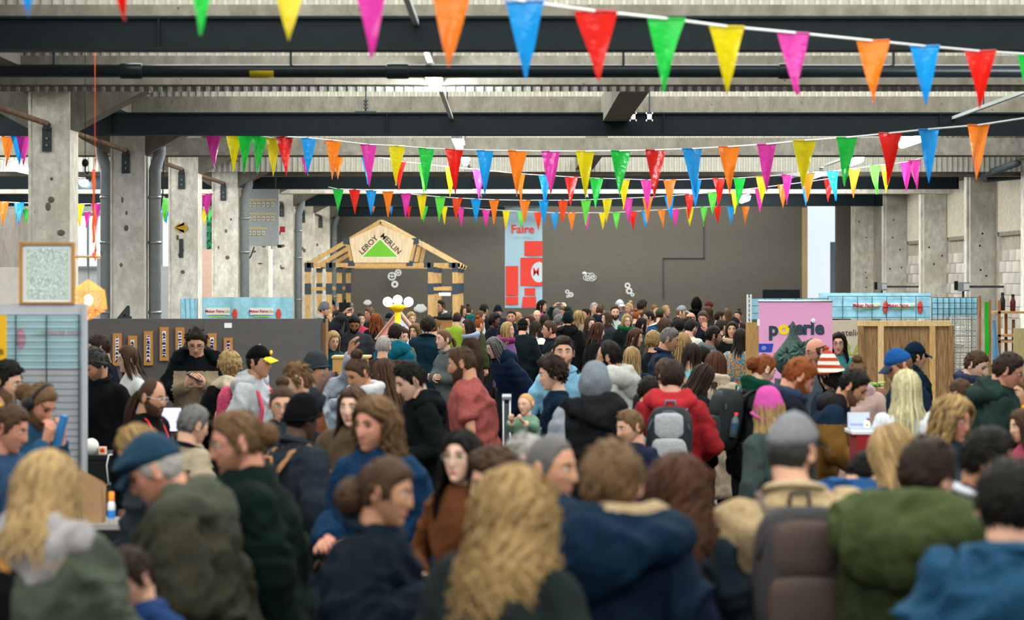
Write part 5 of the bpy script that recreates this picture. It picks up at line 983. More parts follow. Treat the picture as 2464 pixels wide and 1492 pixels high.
        u, v = np.meshgrid(np.linspace(-1, 1, 11), np.linspace(0, 1, 4)); tp = np.stack([u*.078*(1-.25*v*v), -(.082+.075*v*np.sqrt(np.clip(1-.6*u*u, 0, 1))), .052-.016*u*u-.026*v], -1); m_ = MB().grid(tp); m_.grid((tp-np.array([0, 0, .008]))[::-1]); put('cap_brim', m_, hm2)
    if hat == 'hood':
        a0 = 58
        m_ = shell_mb(max(lv, 1), .032, lambda a: np.interp(np.abs(np.degrees(a)), [0, 35, a0, a0+12, 180], [.088, .075, .02, -.125, -.16]), bulk=lambda a, z: 1+.25*np.cos(a*2)*0+.5*ss(.05, .12, z)+.35*ss(-.02, -.1, z), noise=.010, seed=seed, nf=22); put('hood', m_, hm2)
        P, tt = ring(.10, .045, 1.45, .02, .0); c_ = MB().tube(P, tt, 10, side=(0, 0, 1)); obj('hood_drape', c_, hm2, root, True)
    if hat == 'knit':
        m_ = MB().lathe((0, 0, 0), [(.135, .030), (.132, .046), (.105, .062), (.098, .085), (.088, .125), (.062, .17), (.034, .205), (.012, .222), (.0, .224)], 28); m_.v = [V@Rx(-.25).T for V in m_.v]; put('knit_hat', m_, mat(hatc, .9, 'stripe', c2=hatc2, scale=5.2, bump=.3))
        b_ = MB().ell(Rx(-.25)@np.array([0, 0, .232]), (.022,)*3, 12, 8, None, 0, lambda V, D: V*(1+.3*(vnoise(V*90, 3)[:, None]-.5))); put('pompom', b_, mat(hatc, .9))
    if hat == 'headband': put('headphone_band', MB().tube([(sx*.092*math.cos(q), .005, .128*math.sin(q)+.0) for sx, q in [(math.copysign(1, math.cos(t)), math.acos(abs(math.cos(t)))) for t in np.linspace(.05, math.pi-.05, 15)]], .011, 8, side=(0, 1, 0)), BLACK)
    if hat == 'headband':
        for sx in (-1, 1): put('ear_cup', MB().ell((sx*.094, .006, -.002), (.022, .038, .045), 14, 10), BLACK)
    if glasses:
        gm = mat(glasses, .35); m_ = MB()
        for sx in (-1, 1):
            a = np.linspace(0, 2*np.pi, 13 if lv else 9); m_.tube(np.stack([sx*.031+.0235*np.cos(a), -.100+.006*np.abs(np.cos(a)*1+sx*0)+.0*a, .009+.0185*np.sin(a)], 1), .0017, 5, side=(0, 1, 0), caps=False)
            m_.tube([(sx*.0545, -.096, .012), (sx*.078, -.05, .012), (sx*.084, .01, .010)], .0017, 5, side=(0, 0, 1))
        m_.tube([(-.008, -.103, .012), (0, -.106, .014), (.008, -.103, .012)], .0017, 5, side=(0, 0, 1)); put('glasses', m_, gm)
    Minfo = dict(root=root, U=U, S=S, RH=RH, hc0=hc0, k=k_h, aL=aL, aR=aR, yaw=yaw, top=t_, Wd=Wd, Dp=Dp, lean=le)
    return Minfo
def pworld(P, p):
    r = P['root']; return Vector(r.location)+Vector(tuple(Rz(math.radians(P['yaw']))@(np.asarray(p)*P['S'])))

def hput(Pi, nm, m_, mt, par=None):
    V = np.vstack(m_.v)*Pi['k']@Pi['RH'].T+Pi['hc0']; m_.v = [V]; return obj(nm, m_, mt, par or Pi['root'], True)
def worn(name, label, cat, Pi):
    o = thing(name, label, cat, pworld(Pi, (0, 0, .95))); o.rotation_euler = (Pi['lean'], 0, math.radians(Pi['yaw'])); o.scale = (Pi['S'],)*3; return o
def superq(c, r, e=.5, nu=20, nv=14, seed=0, n=0.): return MB().ell(c, r, nu, nv, None, 0, lambda V, D: np.sign(D)*np.abs(D)**e*np.array(r)*(1+n*(vnoise(D*3+seed, seed)[:, None]-.5)))
def backpack(Pi, label, c1, c2, c3, size=(.155, .085, .23), z=1.20, strapc=None, tkind='fabric'):
    b = worn('backpack', label, 'backpack', Pi); d = Pi['Dp'][3]+Pi['top']+.005; cy = d+size[1]; cz = z-.95; m1 = mat(c1, .75, tkind, bump=.3, amt=.3); m2 = mat(c2, .75, tkind, bump=.3, amt=.3); m3 = mat(c3, .6)
    bd = obj('pack_body', superq((0, cy, cz), size, .55, 28, 20, 3, .10), m1, b, True)
    obj('front_pocket', superq((0, cy+size[1]*.75, cz-size[2]*.38), (size[0]*.78, size[1]*.6, size[2]*.48), .55, 22, 14, 5, .15), m2, b, True)
    obj('top_flap', superq((0, cy+size[1]*.5, cz+size[2]*.42), (size[0]*.72, size[1]*.62, size[2]*.42), .6, 22, 14, 7, .1), m2, b, True)
    a = np.linspace(-1, 1, 17); obj('zip', MB().tube(np.stack([size[0]*.93*a, cy+size[1]*.75+0*a, cz+size[2]*(.15+.72*np.sqrt(1-a*a*.96))], 1), .005, 6, side=(0, 1, 0)), m3, b, True)
    obj('grab_loop', MB().tube([(-.035, d+.02, cz+size[2]*.95), (-.03, d+.025, cz+size[2]+.04), (.03, d+.025, cz+size[2]+.04), (.035, d+.02, cz+size[2]*.95)], .009, 8, side=(0, 1, 0)), m3, b, True)
    ms = mat(strapc or c1, .75, 'fabric', bump=.2); dd = Pi['Dp'][4]+Pi['top']
    for sx in (-1, 1):
        pts = [(sx*.075, d+.02, cz+size[2]*.75), (sx*.095, .08+Pi['top']*.5, .445+Pi['top']*.5), (sx*.11, .0, .485+Pi['top']*.55), (sx*.12, -.07-Pi['top'], .42), (sx*.13, -dd-.012, .30), (sx*.15, -dd-.008, .15), (sx*.19, -.02, .06), (sx*.14, d+.01, cz-size[2]*.7)]
        t = np.linspace(0, 7, 29); pts = np.array(pts); i = np.clip(t.astype(int), 0, 6); f = (t-i)[:, None]; pp = pts[i]*(1-f)+pts[i+1]*f
        obj('strap', MB().tube(pp, .026, 8, side=(1, 0, 0), ry=np.full(29, .009)), ms, b, True)
    return b
# ================================================================== the crowd
PLACED = []
def P(x, yt, h, yaw, label, **k):
    lo = 120. if x < 1112 and yt > 723 else 108.; best = None
    for dh in (0, .02, -.02, .04, -.04, .06, -.06, .08, -.08, .10):       # stand clear of the neighbours
        s = max(lo, (yt-676)/(CH+.01-h-dh)); q = ((x-1232)/s, F/s); d = min([math.hypot(q[0]-a, q[1]-b) for a, b in PLACED] or [9])
        if best is None or d > best[0]+.03: best = (d, s, q)
        if d > .50 or (s > 500 and dh == 0): best = (d, s, q); break
    PLACED.append(best[2]); return person(x, yt, best[1], yaw, label, **k)
# ---------------------------------------------------------------- foreground
p_fur = P(112, 1096, 1.74, 172, 'person in olive parka with pale furry hood, back turned, bottom left corner', fem=True, hair='long', hc='blond', L=.26, curl=.012, top='parka', tc='#566050', tc2='#17171f', part='left', coll='hood', fur=.0, collc='#9a9596', ht=1.0, arms='hold', pitch=20, spread=.9)
p_flat = P(376, 1056, 1.73, -88, 'bowed person in blue flat cap and olive parka facing left', hair='crop', hc='white', skin='r', hat='flatcap', hatc='#2f516b', top='parka', tc='#4b4a38', ta='#33342a', coll='bighood', collc='#565c4c', pitch=30, lean=14, arms='hold', fat=1.26, look='down')
p_bun = P(572, 985, 1.80, -78, 'person in dark green coat and glasses facing left, right of the blue flat cap', hair='lowbun', hc='lbrown', glasses='#1a1a1c', top='coat', tc='#0b2b25', ta='#061a17', coll='collar', pitch=14, arms='down', beard='stub', fat=1.4, ht=.95, skin='r')
p_navyw = P(928, 1100, 1.70, 78, 'person in navy coat facing right with both hands raised, bottom centre left', fem=True, hair='lowbun', hc='brown', ht=1.4, bunp=(0, .122, -.045), fat=1.15, top='coat', tc='#132838', ta='#0b1a26', coll='collar', arms='phone', pitch=12, skin='m')
p_curl = P(1236, 1130, 1.76, 150, 'person in dark coat with back turned, left of the navy hooded jacket', fem=True, hair='wavy', hc='gold', L=.34, curl=.026, ht=1.0, top='coat', tc='#24302f', coll='collar', arms='hold', pitch=8, spread=.9)
p_navy = P(1472, 1060, 1.79, 162, 'person in navy hooded jacket with beige lining, back turned, nearest at bottom centre', hair='short', hc='lbrown', top='parka', tc='#0f2c45', ta='#0a1c2e', coll='bighood', collc='#103049', rim='#a08a68', hk=1.35, hs=1.1, fat=1.34, pitch=6, arms='hold', ht=1.2)
p_beige = P(1908, 998, 1.82, 178, 'person in beige jacket, grey cap and brown backpack, back turned', hair='crop', hc='dgrey', hat='cap', hatc='#85868a', beard='full', top='jacket', tc='#b09a77', ta='#8f7a58', coll='collar', collc='#b8a584', fat=1.22, arms='down', pitch=4, hem=.5, turn=-38)
p_green = P(2232, 1052, 1.78, 128, 'person in thick green hooded jacket with back turned, bottom right', hair='short', hc='dbrown', glasses='#3a3a3a', ht=1.35, top='parka', tc='#46512f', ta='#2e3a22', coll='bighood', collc='#515c36', hk=1.35, fat=1.36, arms='hold', pitch=8)
p_blue = P(2428, 1105, 1.80, 165, 'person in blue jacket with back turned, in the bottom right corner', hair='short', hc='black', ht=1.3, top='jacket', tc='#2c5f82', ta='#1c4764', coll='stand', collc='#2c5f82', fat=1.25, pitch=6, arms='down')
P(1632, 1100, 1.68, 170, 'person in dark blue coat half hidden between navy hood and beige jacket', fem=True, hair='wavy', hc='auburn', L=.30, curl=.022, ht=1.3, top='coat', tc='#1d2c35', pitch=8)
P(1325, 1044, 1.74, 62, 'person with bright blue stand collar facing right, above the navy hooded jacket', hair='crop', hc='grey', skin='m', ht=1.2, top='jacket', tc='#1f5fb4', coll='stand', collc='#2277dd', pitch=6, rec=.012)
P(1262, 1040, 1.66, 95, 'person in brown coat half hidden left of the bright blue collar', hair='crop', hc='white', skin='p', top='coat', tc='#6f5f52', pitch=8)
P(1192, 1086, 1.64, -75, 'person in blue jacket and glasses facing left, between rust top and dark coat', hair='curly', hc='brown', glasses='#222222', top='jacket', tc='#1d3f63', pitch=12, ht=.7)
p_as = P(1112, 1036, 1.66, -28, 'person in rust sweater and glasses facing the camera', fem=True, hair='long', hc='black', L=.36, ht=.9, glasses='#9a9488', top='sweater', tc='#7a4a2c', skin='p', pitch=-2, arms='hold', look='down')
p_smile = P(902, 955, 1.77, -38, 'person in bright blue coat turned left, above the navy coat', hair='wavy', hc='lbrown', L=.15, curl=.018, ht=.9, fa=92, beard='stub', top='coat', tc='#17466f', ta='#0e3355', coll='collar', pitch=6, skin='r', arms='hold', spread=.8, look='down', fat=1.2)
P(2376, 1030, 1.74, 82, 'person in dark jacket with pale collar facing right, near bottom right corner', hair='short', hc='black', skin='t', ht=1.2, top='jacket', tc='#23354a', coll='collar', collc='#b9bec6', pitch=14)
P(2150, 1035, 1.66, -150, 'person in blue jacket bending away left of the green hooded jacket', fem=True, hair='long', hc='blond', L=.28, top='jacket', tc='#20405f', pitch=32, lean=14, ht=1.1, spread=1.1)
P(2085, 1092, 1.52, 120, 'bowed person in bright blue patterned hooded jacket behind the beige jacket', hair='short', hc='black', top='jacket', tc='#24588e', tk='spots', ta='#1b3b66', coll='bighood', collc='#2a6098', pitch=40, lean=25)
P(335, 1028, 1.66, -70, 'person in grey coat looking down, just behind the blue flat cap', fem=True, hair='long', hc='gold', L=.40, top='coat', tc='#35404a', pitch=24, lean=8, arms='hold')
P(312, 1322, 1.42, -40, 'small person in blue jacket looking down, in front of the flat cap wearer', hair='short', hc='dbrown', top='jacket', tc='#2b4c83', pitch=30, hs=1.0, arms='hold')
P(22, 975, 1.68, 80, 'small person in blue jacket facing right at the left edge, below the headphones', hair='short', hc='brown', top='jacket', tc='#3a5a80', pitch=20, skin='r')
p_head = P(92, 925, 1.72, 68, 'person in blue sweater wearing large black headphones, hand at chin, at left', hair='lowbun', hc='lbrown', hat='headband', beard='full', top='sweater', tc='#315f86', pitch=34, lean=10, arms='chin', skin='r')
P(12, 870, 1.80, 82, 'person in dark jacket with yellow collar cut by the left edge', hair='side', hc='black', beard='stub', top='jacket', tc='#2b2d33', coll='collar', collc='#d9b21a', pitch=18)
# ---------------------------------------------------------------- middle left
p_blk = P(228, 845, 1.74, -18, 'person in black zip sweater looking down beside the mesh stand', hair='curly', hc='dgrey', ht=.62, beard='stub', top='sweater', tc='#15191c', coll='stand', pitch=36, lean=6, armL='hold', arms='down', skin='m', turn=-34, fat=1.2)
P(238, 806, 1.80, -72, 'person in dark jacket facing left before the partition, above the black sweater', hair='short', hc='dbrown', beard='full', top='jacket', tc='#1b2238', pitch=16, skin='m')
P(308, 832, 1.72, -62, 'person in white sweater and glasses facing left before the framed strips', fem=True, hair='bob', hc='brown', glasses='#8a7a70', top='sweater', tc='#cfd2d0', pitch=8, skin='p')
p_ph = P(472, 792, 1.86, 6, 'person in black and khaki jacket and glasses looking at a phone', hair='curly', hc='dbrown', ht=.42, glasses='#151515', top='jacket', tc='#11181d', tc2='#94866e', part='low', coll='bighood', collc='#101d24', arms='phone', pitch=30, fat=1.08)
P(553, 849, 1.70, -150, 'person in black jacket with beige hood, back turned, by the partition', fem=True, hair='curly', hc='blond', ht=.75, top='jacket', tc='#141416', coll='hood', collc='#c3b49b', pitch=8)
p_cap = P(622, 833, 1.78, 70, 'person in grey hoodie and black cap with yellow brim facing right', hair='crop', hc='black', hat='cap', hatc='#101413', hatc2='#f0d913', top='hoodie', tc='#b9bec3', coll='hood', pitch=4, skin='m', arms='down')
p_lan = P(366, 912, 1.66, 68, 'person in black sweater, glasses and red lanyard facing right', hair='pony', hc='brown', L=.42, rec=.055, glasses='#c8c8c8', beard='full', top='sweater', tc='#15181b', pitch=14, lean=6, skin='m')
P(464, 975, 1.60, 130, 'person in beige and navy jacket seen from behind, next to the white monitor', hair='short', hc='grey', ht=1.1, top='jacket', tc='#a2967f', tc2='#151d2b', part='low', coll='collar', collc='#1a2330', pitch=16)
P(716, 873, 1.76, -80, 'person in tan jacket facing left beside the slate grey beanie', hair='side', hc='lbrown', ht=.8, top='jacket', tc='#8d5530', ta='#6d3f22', coll='collar', collc='#c8c5bd', pitch=16, skin='l')
p_bean = P(758, 850, 1.74, 70, 'person in slate grey beanie and pale blue hoodie with one hand raised', hair='crop', hc='black', hat='beanie', hatc='#4a5058', top='hoodie', tc='#9fabb8', coll='hood', collc='#a9b4c1', arms='high', armL='down', pitch=8, skin='m')
P(796, 896, 1.58, 150, 'small person in pale blue hooded top seen from behind, by the tan jacket', hair='short', hc='dbrown', top='hoodie', tc='#a7b4c4', coll='hood', pitch=20)
P(680, 926, 1.68, 5, 'person with dark framed glasses and dark jacket facing the camera, left of black knit cap', fem=True, hair='bun', hc='brown', glasses='#171717', top='jacket', tc='#34393f', pitch=12, skin='l')
p_dk = P(726, 954, 1.68, 130, 'person in black knit cap and slate coat with backpack, hand raised', hair='crop', hc='black', skin='d', hat='beanie', hatc='#0b1014', top='coat', tc='#333f4a', ta='#232d36', coll='stand', arms='high', armL='down', pitch=10, fat=1.1)
P(862, 862, 1.74, -52, 'person in white jacket and pale scarf looking down, left of the black hoodie', fem=True, hair='bun', hc='brown', ht=1.1, top='jacket', tc='#d5d3cf', coll='scarf', collc='#c9ccd2', pitch=28, skin='m')
P(926, 864, 1.72, -120, 'person in dark jacket with back turned, between white jacket and black hoodie', fem=True, hair='long', hc='brown', L=.32, top='jacket', tc='#16202a', pitch=12, glasses='#8a5a4a')
P(850, 930, 1.68, -20, 'person in brown coat facing the camera above the bright blue coat', fem=True, hair='long', hc='brown', L=.3, top='coat', tc='#6a5a46', skin='p', pitch=2)
p_hood = P(988, 873, 1.76, -72, 'person in black hooded jacket looking down left, beside the salmon t-shirt', hair='side', hc='black', top='hoodie', tc='#0f1a1d', coll='hood', pitch=26, lean=8, skin='p', arms='hold')
p_sal = P(1112, 833, 1.82, -100, 'person in salmon pink t-shirt turned to the left', hair='crop', hc='brown', ht=1.6, beard='full', top='tee', tc='#b0605a', ta='#9a4f4b', pitch=16, fat=1.34, skin='m', arms='down', th=.02, lean=8)
# ---------------------------------------------------------------- middle right
P(1355, 810, 1.84, 3, 'person in light blue shirt with collar facing the camera', hair='side', hc='dbrown', beard='stub', top='shirt', tc='#7fb2d0', coll='collar', pitch=0, skin='l', ht=.9)
p_mum = P(1328, 860, 1.74, -82, 'person in dark blue sweater facing left, carrying the baby', fem=True, hair='curly', hc='dbrown', ht=.85, top='sweater', tc='#13334a', pitch=12, arms='hold', skin='p')
p_vest = P(1432, 880, 1.74, 178, 'person in grey hood and black padded vest, back turned', hair='short', hc='brown', hat='hood', hatc='#7f8a92', top='puffer', tc='#22252b', tc2='#8d979f', part='sleeve', coll='bighood', collc='#25272c', pitch=4, fat=1.08)
P(1466, 820, 1.82, -110, 'person in pale grey hooded coat and glasses, turned to the left', hair='short', hc='black', rec=.04, glasses='#222222', beard='full', top='coat', tc='#a9aca6', ta='#92958f', coll='bighood', collc='#b6b7b0', pitch=6, fat=1.1, skin='m')
P(1516, 985, 1.52, -60, 'small person in navy jacket facing left, beside the red hoodie', hair='short', hc='lbrown', top='jacket', tc='#2a3550', pitch=14)
p_red = P(1618, 865, 1.77, 172, 'person in red hoodie with black and grey backpack, back turned', hair='crop', hc='dbrown', ht=2.2, top='hoodie', tc='#b32c33', ta='#8f2229', coll='hood', collc='#c2333a', fat=1.08, pitch=6, arms='hold')
P(1690, 880, 1.62, 110, 'person in dark coat looking down, directly right of the red hoodie', fem=True, hair='bob', hc='dbrown', top='coat', tc='#18202c', pitch=28, skin='m')
P(1560, 905, 1.60, 160, 'small person in dark jacket with back turned, left of the red hoodie', hair='short', hc='black', top='jacket', tc='#1d2530', pitch=10)
P(1722, 845, 1.70, 160, 'person in beige coat and beige scarf, back turned, above the black backpack', fem=True, hair='long', hc='auburn', L=.24, top='coat', tc='#b5a48d', coll='scarf', collc='#c6b59b', pitch=6)
p_gin = P(1838, 855, 1.72, 112, 'person in black leather jacket and green scarf with black backpack, looking down', fem=True, hair='lowbun', hc='ginger', ht=1.1, top='jacket', tc='#15181b', tk2=.4, coll='scarf', collc='#11563c', pitch=26, lean=10, skin='p', arms='hold')
P(1922, 866, 1.80, 98, 'person in navy coat and blue scarf looking down, before the pink banner', hair='short', hc='ginger', beard='full', top='coat', tc='#17222d', coll='scarf', collc='#3b4c66', pitch=36, lean=10, skin='r', ht=1.2)
P(1850, 937, 1.62, -140, 'person in tall pink beanie and grey green jacket, back turned', fem=True, hair='long', hc='blond', L=.22, hat='beanie', hatc='#d456a8', deep=.06, top='jacket', tc='#4a5a57', pitch=6)
p_oc = P(2052, 893, 1.68, 72, 'person in ochre jacket with navy shoulders leaning over a paper sheet', hair='short', hc='black', beard='stub', top='jacket', tc='#8a642f', tc2='#1b3350', part='yoke', coll='hood', collc='#2d2a2d', pitch=34, lean=22, arms='fwd', skin='m', ht=.9)
P(1996, 868, 1.66, -60, 'person in red and white striped knitted hat', hair='long', fem=True, hc='black', L=.2, hat='knit', hatc='#c3492c', hatc2='#e8ddd0', top='coat', tc='#33465c', pitch=22)
P(2062, 868, 1.66, 175, 'person in dusty pink coat and pale pink scarf, back turned', fem=True, hair='bun', hc='lbrown', top='coat', tc='#b59a92', coll='scarf', collc='#d3b3bb', pitch=12)
P(1964, 812, 1.80, -70, 'person in grey blue jacket and glasses facing left before the pink banner', hair='bald', hc='brown', glasses='#2a2a2a', beard='stub', top='jacket', tc='#5c6b76', pitch=12, skin='r')
p_teal = P(2018, 800, 1.74, -12, 'person in teal jacket and round glasses facing the camera, right of the pink banner', fem=True, hair='long', hc='black', L=.3, glasses='#151515', top='jacket', tc='#4d9a9a', coll='collar', pitch=4, skin='p')
P(2005, 768, 1.78, 150, 'person in dark hood and jacket just behind the teal jacket', hair='short', hc='black', hat='hood', hatc='#25262a', top='jacket', tc='#232428', pitch=6)
P(2164, 843, 1.76, -78, 'person in bright blue cap and navy jacket looking down left', hair='crop', hc='lbrown', hat='cap', hatc='#2465b4', hatc2='#17335d', top='jacket', tc='#162b45', pitch=26, lean=6, skin='r')
P(2200, 825, 1.76, 110, 'person in navy cap and dark teal jacket facing right', hair='short', hc='black', hat='cap', hatc='#162c4d', top='jacket', tc='#12283a', tc2='#1c5a58', part='left', coll='hood', collc='#14303a', pitch=6, skin='m')
P(2182, 890, 1.72, 176, 'person in pale grey top with back turned, in front of the blue cap', fem=True, hair='long', hc='plat', L=.36, top='tee', tc='#cdd2d6', pitch=4, skin='p', ht=1.1)
P(2292, 955, 1.70, 48, 'person in blue jacket and glasses turned right, above the bottom right corner', fem=True, hair='wavy', hc='gold', L=.25, curl=.02, glasses='#8a6a5a', top='jacket', tc='#30475c', pitch=12, skin='r', ht=1.2)
P(2348, 845, 1.70, 55, 'person in pale grey jacket and dark blue scarf looking down, by the timber rack', hair='short', hc='brown', top='jacket', tc='#b7bcc2', coll='scarf', collc='#3f4a66', pitch=26, skin='p', hs=1.05)
P(2312, 912, 1.58, -140, 'small person in mauve jacket with back turned, below the dark blue scarf', hair='short', hc='brown', top='jacket', tc='#93556b', pitch=10, skin='m')
p_gc = P(2424, 850, 1.80, 78, 'person in dark green hooded coat and glasses facing right, at right edge', hair='short', hc='dbrown', glasses='#3a2f2a', top='coat', tc='#2d4740', ta='#20352f', coll='bighood', pitch=24, lean=6, skin='r', fat=1.08, ht=1.2)
P(2458, 905, 1.62, -60, 'small person in yellow and white striped sweater at the right edge', hair='short', hc='lbrown', top='sweater', tc='#d9a72b', ta='#d9cfc0', tk='stripe', pitch=10)
P(2460, 985, 1.50, -70, 'person in pink sweater cut by the right edge', fem=True, hair='long', hc='brown', top='sweater', tc='#b9546a', pitch=8)
# ---------------------------------------------------------------- centre, nearer row
p_puf = P(852, 760, 1.80, 8, 'person in grey quilted jacket with one arm raised to the head', hair='short', hc='black', beard='full', top='puffer', tc='#3f4148', arms='down', armL='up', pitch=34, skin='t')
P(800, 797, 1.66, 30, 'small person in dark teal jacket by the right end of the partition', fem=True, hair='bob', hc='blond', top='jacket', tc='#1f5560', pitch=16, hs=1.1)
P(905, 755, 1.72, 175, 'person in dark coat with back turned, left of the yellow lamp post', fem=True, hair='wavy', hc='ginger', L=.32, curl=.02, top='coat', tc='#18262b', pitch=4)
p_tealh = P(953, 778, 1.80, 155, 'person in teal hooded jacket with back turned, below the lamp globes', hair='short', hc='dbrown', top='jacket', tc='#1b7c95', coll='bighood', collc='#1b7c95', pitch=6, ht=1.2)
P(922, 808, 1.70, 170, 'person in brown coat with back turned, left of the teal hood', hair='short', hc='white', top='coat', tc='#50352d', pitch=8)
P(1030, 763, 1.80, 172, 'person in deep teal coat with back turned, right of the teal hood', hair='curly', hc='dbrown', ht=.7, top='coat', tc='#13394a', coll='collar', pitch=4, fat=1.1)
P(1068, 792, 1.74, -62, 'person in grey jacket standing with crossed arms, facing left', fem=True, hair='pony', hc='lbrown', L=.2, top='jacket', tc='#6c7274', coll='stand', arms='cross', pitch=2, skin='p')
P(1126, 768, 1.74, -72, 'person in brown coat and pale blue scarf facing left, above the salmon t-shirt', fem=True, hair='long', hc='dbrown', L=.26, top='coat', tc='#4a372b', coll='scarf', collc='#8f9fb4', pitch=6, skin='l')
P(1190, 812, 1.66, -62, 'person in navy padded coat bending forward to the left', fem=True, hair='long', hc='grey', L=.24, top='puffer', tc='#17304f', coll='hood', pitch=24, lean=28, skin='p', glasses='#9a9a9a')
P(1610, 789, 1.80, 82, 'person in navy quilted jacket facing right, behind the red hoodie', hair='short', hc='grey', top='puffer', tc='#17304c', coll='stand', pitch=22, skin='m')
P(1520, 834, 1.66, 165, 'person in navy jacket with back turned, right of the pale grey coat', fem=True, hair='long', hc='blond', L=.22, top='jacket', tc='#182b42', pitch=4)
P(1643, 800, 1.72, 168, 'person in brown jacket with back turned, right of the navy quilted jacket', hair='long', hc='gold', L=.42, curl=.008, top='jacket', tc='#5e5040', pitch=6)
P(1602, 862, 1.68, 165, 'person in dark brown jacket directly behind the red hoodie', hair='short', hc='brown', ht=1.3, top='jacket', tc='#3a3230', pitch=8)
P(1664, 826, 1.70, 160, 'person in pale aqua sweater with back turned', fem=True, hair='bob', hc='dbrown', top='sweater', tc='#7fc0c4', pitch=6)
P(1716, 784, 1.76, 100, 'person in grey hooded top facing right, left of the patterned jacket', hair='short', hc='black', beard='stub', top='hoodie', tc='#6e757a', coll='hood', pitch=10, skin='t')
P(1762, 774, 1.74, -10, 'person in black coat and sand coloured scarf facing the camera', fem=True, hair='bob', hc='dbrown', top='coat', tc='#15191d', coll='scarf', collc='#bda784', pitch=-4, skin='m')
P(1782, 790, 1.72, 150, 'person in orange and blue patterned jacket by the plywood board', fem=True, hair='long', hc='dbrown', L=.28, top='jacket', tc='#d78a35', tk='spots', ta='#3a93b4', pitch=4)
P(1690, 832, 1.66, 140, 'small person in charcoal jacket behind the beige scarf wearer', hair='short', hc='black', top='jacket', tc='#2a2d33', pitch=12)
P(1366, 752, 1.78, 178, 'person in dark green beanie and black hoodie, back turned', hair='crop', hc='brown', hat='beanie', hatc='#10262a', top='hoodie', tc='#16181c', coll='hood', pitch=2, fat=1.1)
P(1322, 771, 1.76, -85, 'person in dark navy jacket and glasses facing left, beside the dark green beanie', hair='short', hc='brown', glasses='#444444', top='jacket', tc='#16242f', coll='collar', pitch=4, skin='r')
P(1438, 776, 1.72, 95, 'person in black coat facing right, right of the dark green beanie', fem=True, hair='long', hc='auburn', L=.24, top='coat', tc='#14161a', pitch=12)
P(1508, 755, 1.74, 12, 'person in dark coat, glasses and green scarf facing the camera', fem=True, hair='long', hc='blond', L=.3, glasses='#2a2a2a', top='coat', tc='#1a2a28', coll='scarf', collc='#1d6a48', pitch=6, skin='p')
P(1528, 790, 1.70, 75, 'person in dark blue stand collar jacket facing right, below the green scarf', fem=True, hair='bob', hc='auburn', top='jacket', tc='#20303c', coll='stand', pitch=10, skin='l')
P(1572, 799, 1.70, 160, 'person in dark jacket with back turned, left of the navy quilted jacket', fem=True, hair='curly', hc='gold', ht=.8, top='jacket', tc='#20252c', pitch=6)
P(1632, 766, 1.76, 170, 'person in pale coat with back turned, below the light grey cap', hair='curly', hc='black', ht=.6, top='coat', tc='#b9b0a4', pitch=4)
P(1663, 768, 1.76, 130, 'person in pale coat looking down right, below the light grey cap', hair='short', hc='black', beard='stub', top='coat', tc='#c4bcb0', pitch=14)
P(1692, 748, 1.80, -20, 'person in dark blue jacket holding a hand to the face', hair='short', hc='brown', glasses='#555555', top='jacket', tc='#18273a', arms='chin', armL='down', pitch=20, skin='r')
P(1640, 736, 1.82, 78, 'person in light grey cap and brown jacket facing right', hair='short', hc='lbrown', hat='cap', hatc='#8b8d90', top='jacket', tc='#6d6150', pitch=6, skin='l')
P(1222, 775, 1.72, 62, 'person in purple jacket and magenta scarf facing right', fem=True, hair='bob', hc='gold', top='jacket', tc='#8a5fa0', coll='scarf', collc='#9b3f74', pitch=-2, skin='l')
P(1258, 768, 1.72, 165, 'person in black cap and dark green jacket, back turned, far crowd', hair='crop', hc='black', hat='cap', hatc='#15191d', top='jacket', tc='#16262a', pitch=4)
P(1288, 772, 1.68, 150, 'person in black and cream striped sweater, back turned', fem=True, hair='bob', hc='dbrown', top='sweater', tc='#d5d0c4', ta='#23262b', tk='stripe', pitch=6)
P(1310, 756, 1.74, 168, 'person in dark coat with back turned, in front of the hanging banner', fem=True, hair='long', hc='dbrown', L=.24, top='coat', tc='#222830', pitch=4)
